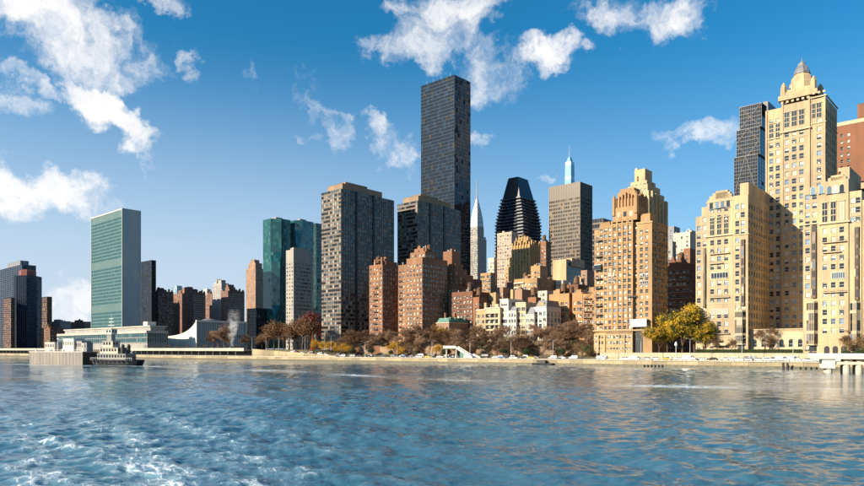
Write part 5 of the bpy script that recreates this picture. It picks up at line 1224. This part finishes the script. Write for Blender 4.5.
# ---------------------------------------------------------------- trees
M['bark'] = masonry('tree_bark', (.12, .075, .045), .25); M['twig'] = leafy('brown_twigs', [(0., (.10, .052, .03)), (.5, (.19, .105, .06)), (1., (.32, .19, .10))], .1)
def tree_mesh(seed, h=10., spread=.55, levels=5, twigs=True, trunk=.28):
    """trunk and limbs (one mesh) and the fine outer twigs (another)"""
    rnd = random.Random(seed); tr = MB(); tw = MB(); tips = []
    def grow(p, d, L, r, lv):
        q = p+d*L
        n = 3 if lv < levels-1 else 2; pts = [p]
        for i in range(1, n+1):
            pts.append(p+d*L*i/n+Vector((rnd.uniform(-1, 1), rnd.uniform(-1, 1), rnd.uniform(-.4, .6)))*L*.06)
        rr = [r*(1-.4*i/n) for i in range(n+1)]
        for i in range(n): (tr if lv < levels-2 else tw).tube(pts[i], pts[i+1], rr[i], rr[i+1], 6 if lv < 2 else 3 if lv >= levels-2 else 4)
        if lv == levels: tips.append(pts[-1]); return
        k = rnd.choice((3, 4)) if lv < 2 else rnd.choice((3, 4, 4))
        for j in range(k):
            a = rnd.uniform(0, 6.28); o = Vector((math.cos(a), math.sin(a), 0)); t = rnd.uniform(.35, 1.) if j else 1.
            nd = (d*(1. if lv else .9)+o*rnd.uniform(spread*.7, spread*1.4)+Vector((0, 0, .12))).normalized()
            i = min(n-1, int(t*n)); grow(pts[i+1] if t > .6 else pts[i].lerp(pts[i+1], .5), nd, L*rnd.uniform(.62, .82), rr[-1]*rnd.uniform(.55, .75), lv+1)
    grow(Vector((0, 0, -.3)), Vector((rnd.uniform(-.05, .05), rnd.uniform(-.05, .05), 1)).normalized(), h*.30, trunk, 0)
    return tr, tw, tips
def make_tree(name, seed, leaf=None, nleaf=0, lr=1., ls=(.12, .3), **k):
    tr, tw, tips = tree_mesh(seed, **k); g = np.random.default_rng(seed)
    trunk = tr.mesh('trunk', [M['bark']], True)
    if leaf:
        T_ = np.array([tuple(t) for t in tips])
        lv = leaves(nleaf, lambda g: T_[g.integers(len(T_))]+g.normal(size=3)*lr*np.array([1, 1, .7]), ls[0], ls[1], seed)
        k0 = len(lv.v); lv.v += tw.v; lv.f += [tuple(i+k0 for i in f) for f in tw.f]; lv.mi += [1]*len(tw.f)
        return trunk, lv.mesh('crown', [leaf, M['twig']])
    T_ = [t for t in tips]; rnd = random.Random(seed)
    for t in T_:                                           # sprays of thin twigs
        for j in range(4):
            d = Vector((rnd.gauss(0, 1), rnd.gauss(0, 1), rnd.gauss(.5, .8))).normalized()*rnd.uniform(.5, 1.2); s = d.orthogonal().normalized()*.05
            tw.tri(tuple(t-s), tuple(t+s), tuple(t+d))
    return trunk, tw.mesh('crown', [M['twig']])
M['leaf_yellow'] = leafy('yellow_leaves', [(0., (.02, .045, .010)), (.3, (.08, .095, .015)), (.45, (.34, .24, .02)), (.7, (.58, .37, .02)), (1., (.72, .48, .03))], .3, .7)
M['leaf_gold'] = leafy('gold_leaves', [(0., (.35, .18, .02)), (.5, (.55, .30, .02)), (1., (.65, .42, .04))], .35)
M['leaf_rust'] = leafy('rust_leaves', [(0., (.09, .045, .02)), (.5, (.18, .085, .035)), (1., (.30, .15, .06))], .25)
M['leaf_orange'] = leafy('orange_leaves', [(0., (.30, .09, .015)), (.5, (.45, .15, .02)), (1., (.55, .22, .03))], .25)
M['leaf_red'] = leafy('dark_red_leaves', [(0., (.10, .015, .012)), (1., (.22, .04, .025))], .2)
M['leaf_green'] = leafy('dark_green_leaves', [(0., (.015, .035, .012)), (.6, (.035, .07, .02)), (1., (.09, .11, .03))], .2)
M['leaf_brown'] = leafy('thin_brown_leaves', [(0., (.10, .06, .025)), (.5, (.20, .12, .045)), (1., (.34, .22, .09))], .25)
kinds = {
 'bare': [make_tree('b', 20+i, h=10, levels=5, spread=.6) for i in range(5)],
 'thin': [make_tree('t', 40+i, M['leaf_brown'], 1500, .8, (.08, .2), h=10, levels=4, spread=.62) for i in range(3)],
 'yellow': [make_tree('y', 60+i, M['leaf_yellow'], 15000, 1.0, (.12, .30), h=16, levels=4, spread=.62, trunk=.42) for i in range(2)],
 'gold': [make_tree('g', 70+i, M['leaf_gold'], 1800, .7, (.12, .26), h=8, levels=4, spread=.5) for i in range(2)],
 'rust': [make_tree('r', 80+i, M['leaf_rust'], 3800, 1.0, (.16, .36), h=15, levels=4, spread=.6, trunk=.4) for i in range(3)],
 'red': [make_tree('e', 90, M['leaf_red'], 5000, 1.2, (.2, .4), h=16, levels=4, spread=.5, trunk=.4)],
 'green': [make_tree('n', 95+i, M['leaf_green'], 3000, .7, (.12, .26), h=7, levels=4, spread=.5) for i in range(2)],
}
def cone_tree(seed):
    tr = MB(); tr.tube((0, 0, -.3), (0, 0, 8.5), .22, .04, 6)
    def fn(g): t = g.uniform(0, 1)**1.4; a = g.uniform(0, 6.28); r = 1.7*(1-t)*g.uniform(.3, 1.)**.5+.1; return np.array([r*math.cos(a), r*math.sin(a), .6+9*t])
    return tr.mesh('trunk', [M['bark']]), leaves(3500, fn, .1, .25, seed).mesh('crown', [M['leaf_orange']])
kinds['cone'] = [cone_tree(7)]
cnt = {}
def tree(kind, px, ly, hs, label, group, name='tree', zoff=0., base=None):
    p, lx = shore(px, ly); z = land_h(lx, ly) if base is None else base
    i = cnt.get(kind, 0); cnt[kind] = i+1; tm, cm = kinds[kind][i % len(kinds[kind])]
    o = empty(name, (p.x, p.y, z+zoff), random.uniform(0, 6.28), label, 'tree', group); s = hs*random.uniform(.92, 1.08); o.scale = (s*random.uniform(.95, 1.1), s*random.uniform(.95, 1.1), s)
    link('trunk', tm, o); link('crown', cm, o)
rt = random.Random(3)
def bank_spot(px):
    for lim, t in ((368, 'below the banded slab'), (402, 'below the narrow brick house with twin chimneys'), (432, 'below the stepped red brick house'), (474, 'below the mansard house'), (510, 'below the cream loggia townhouse'), (548, 'below the white townhouses'), (600, 'below the fire escape house')):
        if px < lim: return t
px = 346.
while px < 597:                                            # the wooded bank
    w = rt.choice((18, 20, 22, 27, 30, 34, 38)); k = rt.random(); sp = bank_spot(px)
    if k < .78: tree('bare', px+rt.uniform(-2, 2), w, rt.uniform(.95, 1.35), 'bare brown tree on the bank '+sp, 'bare trees on the bank', 'bare_tree')
    else: tree('thin', px, w, rt.uniform(.9, 1.25), 'thin brown leaved tree on the bank '+sp, 'brown leaved trees on the bank', 'brown_tree')
    px += rt.uniform(2.2, 4.)
for px in (352, 372, 391, 416, 447, 503, 528, 560, 588): tree('green', px, rt.uniform(16.5, 19), rt.uniform(.6, .95), 'low dark green bush at the foot of the wooded bank', 'green bushes below the bank', 'bush')
for px, w, s in ((316, 17, .9), (322, 18, .75), (328, 17, .95), (335, 18, .9), (341, 17.5, .95), (348, 18, .8), (393, 18, .95), (401, 17, .7), (436, 19, .8), (441, 36, 1.1)): tree('gold', px, w, s*1.35, 'small tree with golden yellow leaves beside the drive', 'golden yellow trees by the drive', 'yellow_tree')
for px, w, s in ((577, 17, .75), (590, 17, .7)): tree('thin', px, w, s, 'pale brown leaved tree at the foot of the fire escape house', 'brown leaved trees at the fire escape house', 'brown_tree')
tree('cone', 313, 18, 1.3, 'orange conical tree left of the banded slab', None, 'conical_tree')
for i, px in enumerate((262, 268, 274, 279, 284, 289, 293, 298, 303, 308)): tree('rust', px, rt.uniform(22, 55), rt.uniform(1.25, 1.6)*(1. if px > 270 else .7), 'rusty brown tree in the garden below the concrete office block', 'rusty garden trees', 'rust_tree')
tree('red', 314, 60, 1.9, 'dark red leaved tree beside the banded slab', None, 'red_tree')
for px, s in ((213, 1.5), (218, 1.9), (224, 2.0), (228, 1.5), (240, 1.3), (247, 1.2)): tree('bare', px, rt.uniform(20, 30), s, 'bare tree in the garden in front of the white hall', 'bare trees by the white hall', 'bare_tree')
for i, px in enumerate(np.linspace(146, 236, 16)): tree('thin', px, 19, rt.uniform(.3, .5), 'low rusty shrub on the promenade deck edge', 'rusty shrubs on the deck', 'shrub', base=7.)
for px, w, s, lb in ((668, 20, 1.05, 'yellow green tree beside the arch of the orange tower'), (682, 18, 1.46, 'largest yellow green tree behind the white lantern post'), (695, 21, 1.2, 'yellow green tree against the front of the cream block'), (705, 18.5, .9, 'small yellow tree at the end of the clipped hedge'), (659, 20, .85, 'smallest yellow tree at the foot of the orange tower')): tree('yellow', px, w, s, lb, 'yellow green trees by the cream block', 'yellow_tree')
for px, s in ((717, .7), (731, .62), (765, 1.1), (772, .7), (846, 1.2)): tree('bare', px, 17.2, s, 'bare tree in front of the cream block terrace', 'bare trees by the cream block', 'bare_tree')
for px, s in ((848, 1.1), (855, 1.3), (863, 1.2)): tree('thin', px, 12, s, 'brown leaved tree beside the white dock', 'brown leaved trees by the dock', 'brown_tree', base=2.8)
for px, s in ((846, .7), (855, .6), (861, .8)): tree('green', px, 10.5, s, 'dark green bush beside the white dock', 'green bushes by the dock', 'bush', base=2.8)

# ---------------------------------------------------------------- cars on the drive
def car_paint(name, c):
    return plain(name, c, .25, .15, .04, .8)
def car_proto(kind, paint):
    o = empty('car', (0, 0, 0), 0, 'x', 'car'); L, Wd = (4.6, 1.8) if kind != 'van' else (5.4, 2.0)
    prof = {'sedan': [(-2.3, .35), (-2.3, .75), (-2.1, .88), (-1.5, .95), (-.9, 1.40), (.45, 1.44), (1.05, .98), (1.95, .86), (2.28, .7), (2.3, .35)],
            'suv': [(-2.3, .4), (-2.3, .95), (-2.2, 1.05), (-2.0, 1.62), (.3, 1.70), (1.0, 1.08), (2.0, .98), (2.28, .8), (2.3, .4)],
            'van': [(-2.7, .4), (-2.7, 1.2), (-2.65, 2.15), (1.3, 2.2), (2.0, 1.3), (2.6, 1.1), (2.7, .8), (2.7, .4)]}[kind]
    b = MB(); h = Wd/2; zt = max(p[1] for p in prof)
    def wd(z): return h if z < 1.0 else h-.2*(z-1.0)/max(.2, zt-1.0)
    for (p, q) in zip(prof, prof[1:]): b.quad((p[0], -wd(p[1]), p[1]), (q[0], -wd(q[1]), q[1]), (q[0], wd(q[1]), q[1]), (p[0], wd(p[1]), p[1]))
    for s in (-1, 1):
        pts = [(p[0], s*wd(p[1]), p[1]) for p in prof]; b.poly(pts if s > 0 else pts[::-1])
    b.quad((-L/2, -h, prof[0][1]), (L/2, -h, prof[0][1]), (L/2, h, prof[0][1]), (-L/2, h, prof[0][1]))
    b.build('body', paint, o)
    gl = {'sedan': [(-1.35, 1.0), (-.85, 1.36), (.4, 1.39), (.9, 1.0)], 'suv': [(-1.9, 1.08), (-1.8, 1.56), (.25, 1.62), (.85, 1.1)], 'van': [(.2, 1.3), (.2, 2.0), (1.25, 2.05), (1.85, 1.35)]}[kind]
    for s in (-1, 1):
        g = MB(); pts = [(p[0], s*(wd(p[1])+.015), p[1]) for p in gl]; g.poly(pts if s > 0 else pts[::-1]); g.build('side_window', M['black'], o)
    ws = {'sedan': ((.5, 1.42), (1.02, 1.0)), 'suv': ((.36, 1.66), (.97, 1.12)), 'van': ((1.34, 2.16), (1.96, 1.36))}[kind]
    g = MB(); (xa, za), (xb, zb) = ws; g.quad((xb+.02, -h*.8, zb+.02), (xb+.02, h*.8, zb+.02), (xa+.02, h*.74, za+.02), (xa+.02, -h*.74, za+.02)); g.build('windscreen', M['black'], o)
    if kind != 'van': (xa, za), (xb, zb) = {'sedan': ((-1.45, 1.0), (-.95, 1.38)), 'suv': ((-2.18, 1.12), (-2.02, 1.56))}[kind]; g = MB(); g.quad((xa-.02, h*.8, za+.02), (xa-.02, -h*.8, za+.02), (xb-.03, -h*.74, zb+.02), (xb-.03, h*.74, zb+.02)); g.build('rear_window', M['black'], o)
    for x in (-L*.3, L*.3):
        for s in (-1, 1):
            w_ = MB()
            for k in range(12):
                a0, a1 = 2*math.pi*k/12, 2*math.pi*(k+1)/12; P = lambda r, a, y: (x+r*math.cos(a), y, .34+r*math.sin(a)); y0, y1 = s*(h-.2), s*(h+.02)
                w_.quad(P(.34, a0, y0), P(.34, a1, y0), P(.34, a1, y1), P(.34, a0, y1), 0); w_.tri(P(0, 0, y1), P(.34, a0, y1), P(.34, a1, y1), 0); w_.tri(P(0, 0, y1+s*.01), P(.2, a0, y1+s*.01), P(.2, a1, y1+s*.01), 1)
            w_.build('wheel', [M['black'], M['alum']], o)
    for s in (-1, 1):
        q = MB(); q.box(L/2-.06, L/2+.015, s*h*.68-.2, s*h*.68+.2, .62, .76, bottom=True); q.build('headlight', M['silver'], o)
        q = MB(); q.box(-L/2-.015, -L/2+.05, s*h*.74-.16, s*h*.74+.16, .68, .84, bottom=True); q.build('tail_light', plain('tail_light_red', (.35, .02, .02), .3), o)
    return o
cp = {'white': (.80, .80, .78), 'silver': (.48, .49, .50), 'black': (.012, .012, .014), 'grey': (.16, .165, .17), 'red': (.32, .03, .025), 'blue': (.04, .09, .22), 'yellow': (.70, .45, .03)}
pp = {c: car_paint(c+'_car_paint', v) for c, v in cp.items()}
protos = {}
rc = random.Random(12)
rows = []
px = 296.
while px < 836:
    for lane, (w, dirn) in enumerate(((6.1, 1), (9.6, -1), (13.0, -1))):
        if rc.random() < (.62, .5, .35)[lane]: rows.append((px+rc.uniform(-2.5, 2.5), w, dirn))
    px += 12.5*(.62+.38*(px-290)/540)
for (px, w, dirn) in rows:
    if px < 338 and w < 13.5 and not px > 330: pass
    c = rc.choices(list(cp), (48, 16, 14, 10, 4, 5, 4))[0]; kd = rc.choices(('sedan', 'suv', 'van'), (50, 38, 12))[0] if c != 'yellow' else 'sedan'
    p, lx = shore(px, w); rz = SROT+(0 if dirn > 0 else math.pi); lb = f'{c} {kd if kd != "suv" else "sport utility car"} on the riverside drive'
    if c == 'yellow': lb = 'yellow taxi sedan on the riverside drive'
    z = 2.61
    if w < 14 and lx < xb:                                 # on the ramp the road climbs
        t = (lx-xa)/(xb-xa); z = 6.6+(2.62-6.6)*t+.01 if t > 0 else 6.65
    if (c, kd) not in protos:
        o = car_proto(kd, pp[c]); protos[(c, kd)] = o; o.location = (p.x, p.y, z); o.rotation_euler = (0, 0, rz); o['label'] = lb; o['group'] = 'cars on the riverside drive'
    else: copy_tree(protos[(c, kd)], (p.x, p.y, z), rz, lb, 'cars on the riverside drive')

# ---------------------------------------------------------------- street lamps
lp = empty('street_lamp', (0, 0, 0), 0, 'tall twin arm street lamp on the riverside drive', 'street lamp', 'twin arm lamps along the drive')
b = MB(); b.lathe(0, 0, [(.22, 0), (.2, .4), (.12, .6), (.07, 9.)], 8); b.build('pole', M['alum'], lp)
for s in (-1, 1):
    b = MB(); pts = [(0, 0, 8.2), (s*.5, 0, 9.), (s*1.4, 0, 9.35), (s*2.1, 0, 9.35)]
    for p, q in zip(pts, pts[1:]): b.tube(p, q, .05, .045, 5)
    b.build('arm', M['alum'], lp); b = MB(); b.box(s*2.1-.35, s*2.1+.35, -.14, .14, 9.25, 9.42, bottom=True); b.build('lamp_head', M['white_metal'], lp)
first = True
for px in (252, 266, 279, 291, 305, 331, 365, 397, 432, 470, 511, 553, 597, 641, 690, 742, 793):
    w = 15. if px > 336 else 13.5
    p, lx = shore(px, 4.3 if px > 336 else 14.2); z = 2.6 if px > 336 else 7.0
    if first: lp.location = (p.x, p.y, z); lp.rotation_euler = (0, 0, SROT+1.2); first = False
    else: copy_tree(lp, (p.x, p.y, z), SROT+1.2)
# white beacon post by the yellow tree
q = shore(676, 14.9)[0]; bc = empty('beacon', (q.x, q.y, 2.6), 0, 'slim post with white lantern in front of the yellow tree', 'lamp')
b = MB(); b.tube((0, 0, 0), (0, 0, 6.2), .12, .09, 8); b.build('pole', M['white_metal'], bc); b = MB(); b.lathe(0, 0, [(.2, 6.2), (.65, 6.5), (.5, 7.5), (.1, 8.1), (0, 8.15)], 8); b.build('lantern', M['white_metal'], bc)

# ---------------------------------------------------------------- barge and tug
Yb = 318.; c = ground_pt(82.5, Yb); br = empty('barge', (c.x, c.y, 0), -R(33), 'long grey deck barge with white deck houses heading past the hall', 'barge')
T = Bld.__new__(Bld); T.C = c; T.rot = -R(33); T.zg = 0; T.n = Vector((math.cos(T.rot), math.sin(T.rot))); T.w = Vector((-math.sin(T.rot), math.cos(T.rot)))
bx0 = T.lx(26.5); by1 = T.ly(97.5)
hull_m = masonry('barge_grey_steel', (.27, .25, .235), .18, .6, .6); zt = 6.2
pts = [(bx0+3, 0), (0, 0), (0, by1), (bx0+3, by1), (bx0, by1*.8), (bx0, by1*.2)]
b = MB(); b.prism(pts, -1.5, zt, 0); hull = b.build('hull', hull_m, br)
b = MB(); b.box(.01, .2, .3, by1-.3, .3, zt-.4, bottom=True); b.build('stern_shade', M['black'], br, label='black stern plate')  # barge end faces away from the sun; its shade is painted black
for i in range(16): q = MB(); u = bx0+4+(-bx0-6)*i/15; q.box(u-.05, u+.05, -.06, -.005, 0, zt); q.build('rib', hull_m, hull)
b = MB(); b.box(bx0+2.6, .1, -.18, -.003, zt-.35, zt+.15, bottom=True); b.build('rubbing_strake', M['lightgrey'], br)
b = MB(); n = 40
for i in range(n): u = bx0+3+(-bx0-3)*i/n; b.box(u-.03, u+.03, .1, .16, zt, zt+1.05)
b.box(bx0+3, 0, .1, .16, zt+1., zt+1.06, bottom=True); b.build('guard_rail', M['white_metal'], br, kind='stuff')
def cabin(xa, xb, ya, yb_, h, mm, name='deck_house'):
    q = MB(); q.box(xa, xb, ya, yb_, zt+.01, zt+h); q.box(xa-.15, xb+.15, ya-.15, yb_+.15, zt+h, zt+h+.15, bottom=True); o = q.build(name, mm, br)
    for u in np.arange(xa+.7, xb-.5, 1.5): w_ = MB(); w_.quad((u-.35, ya-.02, zt+h*.5), (u+.35, ya-.02, zt+h*.5), (u+.35, ya-.02, zt+h*.8), (u-.35, ya-.02, zt+h*.8)); w_.build('window', M['black'], o)
X = lambda p: T.lx(p)
cabin(X(40.5), X(50.5), 2, 6, 4.6, M['lightgrey']); cabin(X(60), X(70.5), 1.5, 7, 6.2, M['paint']); cabin(X(70.6), X(76.5), 2.5, 7, 5., M['grey'])
for a, z_, mm in ((77.4, 4., 'white'), (80.2, 4.2, 'slate')): cabin(X(a), X(a+2.4), 2, 5, z_, M[mm], 'deck_tank')
b = MB(); b.tube((X(50.5)+1, 3, zt), (X(50.5)+1, 3, zt+8.4), .22, .12, 6); b.box(X(50.5)+.4, X(50.5)+1.6, 2.9, 3.1, zt+6.2, zt+6.5, bottom=True); b.build('mast', M['white_metal'], br)
for i in range(10):
    u = bx0*(.12+.082*i); q = MB(); q.lathe(u, 1.2+2*(i % 3), [(.5, zt), (.5, zt+1.), (.3, zt+1.3), (0, zt+1.35)], 8); q.build('vent', M['white_metal'], br)
b = MB(); b.tube((X(55), 2, zt), (X(58), 5, zt+3.8), .15, .1, 5); b.tube((X(58), 5, zt+3.8), (X(53), 5, zt+4.6), .12, .06, 5); b.build('crane_boom', plain('yellow_paint', (.6, .38, .04), .5), br)

Yt = 308.; c = ground_pt(117.5, Yt); tg = empty('tug', (c.x, c.y, 0), -R(20), 'black hulled tug with white tiered wheelhouse and tall mast behind the barge', 'tug boat')
def hullring(z, s, L, Wd):
    pts = []
    for i in range(20):
        a = 2*math.pi*i/20; x = math.cos(a); y = math.sin(a); pts.append((L/2*np.sign(x)*abs(x)**.7*s, Wd/2*np.sign(y)*abs(y)**.6*s, z+.9*max(0, -x)**2))
    return pts
b = MB(); rs = [hullring(-1.5, .86, 25, 8.6), hullring(.2, .95, 25, 8.6), hullring(2.0, 1.02, 25, 8.6), hullring(2.5, 1.03, 25, 8.6)]
for r0, r1 in zip(rs, rs[1:]):
    for i in range(20): j = (i+1) % 20; b.quad(r0[i], r0[j], r1[j], r1[i])
b.poly([(p[0]*.99, p[1]*.99, 2.1) for p in rs[-1]]); b.build('hull', M['black'], tg)
off = (3.5, 0)
def tb(x0, x1, y0, y1, z0, z1, m, name, win=True):
    q = MB(); q.box(x0, x1, y0, y1, z0, z1); q.box(x0-.25, x1+.25, y0-.25, y1+.25, z1, z1+.18, bottom=True); o = q.build(name, m, tg)
    if win:
        for u in np.arange(x0+.8, x1-.4, 1.5): w_ = MB(); w_.quad((u-.45, y0-.02, z0+(z1-z0)*.42), (u+.45, y0-.02, z0+(z1-z0)*.42), (u+.45, y0-.02, z1-.35), (u-.45, y0-.02, z1-.35)); w_.build('window', M['navy'], o)
        for v in np.arange(y0+.8, y1-.4, 1.5): w_ = MB(); w_.quad((x1+.02, v-.45, z0+(z1-z0)*.42), (x1+.02, v+.45, z0+(z1-z0)*.42), (x1+.02, v+.45, z1-.35), (x1+.02, v-.45, z1-.35)); w_.build('window', M['navy'], o)
tb(-8, 7, -2.9, 2.9, 2.1, 4.8, M['grey'], 'main_deck_house'); tb(-7, 2.6, -2.5, 2.5, 4.98, 7.4, M['white'], 'boat_deck_house'); tb(-6, -.6, -2., 2., 7.58, 10.2, M['white'], 'upper_house')
q = MB(); q.box(-4.6, -2.2, -1.1, 1.1, 10.38, 13.); q.build('tower_column', M['grey'], tg); tb(-4.9, -1.7, -1.5, 1.5, 13., 15.2, M['paint'], 'wheelhouse')
q = MB(); q.tube((-3.3, 0, 15.3), (-3.3, 0, 21.5), .16, .06, 6); 
for z_ in (16.8, 18.2, 19.6): q.box(-4.7+.2*(z_-18), -1.9-.2*(z_-18), -.08, .08, z_, z_+.16, bottom=True)
q.build('mast', M['white_metal'], tg)
for y_ in (-1.6, 1.6): q = MB(); q.lathe(4.4, y_, [(.75, 4.98), (.75, 8.2), (.6, 8.6), (.6, 8.9)], 10); q.build('funnel', M['iron'], tg)
for i in range(9):
    for s in (-1, 1):
        q = MB(); x = -9+i*2.25; y = s*4.25*(1-abs(x/13)**4*.35)
        for k in range(10): a0, a1 = 2*math.pi*k/10, 2*math.pi*(k+1)/10; q.tube((x+.5*math.cos(a0), y, 1.6+.5*math.sin(a0)), (x+.5*math.cos(a1), y, 1.6+.5*math.sin(a1)), .2, .2, 5)
        q.build('tyre_fender', M['black'], tg)
q = MB()
for i in range(24): x = -11+i*.95; q.box(x-.03, x+.03, -3.6, -3.54, 2.2, 3.3)
q.box(-11, 11, -3.6, -3.54, 3.25, 3.32, bottom=True); q.build('guard_rail', M['white_metal'], tg, kind='stuff')
q = MB(); q.lathe(9.2, 0, [(.5, 2.1), (.35, 2.6), (.35, 3.3), (.6, 3.4), (.6, 3.6), (0, 3.7)], 10); q.build('winch_drum', M['iron'], tg)
q = MB(); q.tube((6.4, 0, 4.9), (9.8, 0, 7.4), .12, .08, 6); q.build('crane_boom', M['white_metal'], tg)

tg.scale = (1.08, 1.08, 1.08)
# ---------------------------------------------------------------- steam from a vent by the white hall
p, lx = shore(231, 16)
m, N = mat('steam'); tc = N.n('ShaderNodeTexCoord'); nz_ = N.n('ShaderNodeTexNoise', {0: (tc, 3), 'Scale': .22, 'Detail': 4., 'Roughness': .65, 'Distortion': 1.2})
sp_ = N.n('ShaderNodeSeparateXYZ', {0: (tc, 0)}); cx_ = N.m('SUBTRACT', (sp_, 0), .5); cy_ = N.m('SUBTRACT', (sp_, 1), .5)
rad = N.m('SQRT', N.m('ADD', N.m('MULTIPLY', cx_, cx_), N.m('MULTIPLY', cy_, cy_))); fall = N.mr(rad, .12, .5, 1., 0.)
den = N.m('MULTIPLY', N.m('MULTIPLY', N.mr(nz_, .42, .68), fall), .42); den = N.m('MULTIPLY', den, N.mr((sp_, 2), .45, 1., 1., .12))
N.t.links.new(N.n('ShaderNodeVolumePrincipled', {'Color': (.95, .95, .96, 1), 'Density': den, 'Anisotropy': .2}).outputs[0], N.n('ShaderNodeOutputMaterial').inputs[1])
b = MB(); b.lathe(0, 0, [(0, 0), (1.6, .01), (2.4, 4), (3.6, 10), (4.8, 18), (5.6, 24), (4.5, 28), (0, 29)], 14)
b.v = [(x+.004*z*z, y, z) for x, y, z in b.v]
o = b.build('steam_plume', m, None, loc=(p.x, p.y, 8.5)); setp(o, 'ragged white steam plume rising in front of the white hall', 'steam', kind='stuff')
b = MB(); b.box(-2, 2, -2, 2, 0, 3.6); b.box(-2.3, 2.3, -2.3, 2.3, 3.6, 3.9, bottom=True); b.lathe(0, 0, [(1., 3.9), (.9, 5.2), (.7, 5.25)], 10); o = b.build('vent_house', M['darkstone'], None, loc=(p.x, p.y, 4.2)); setp(o, 'dark vent house below the steam plume', 'vent house')
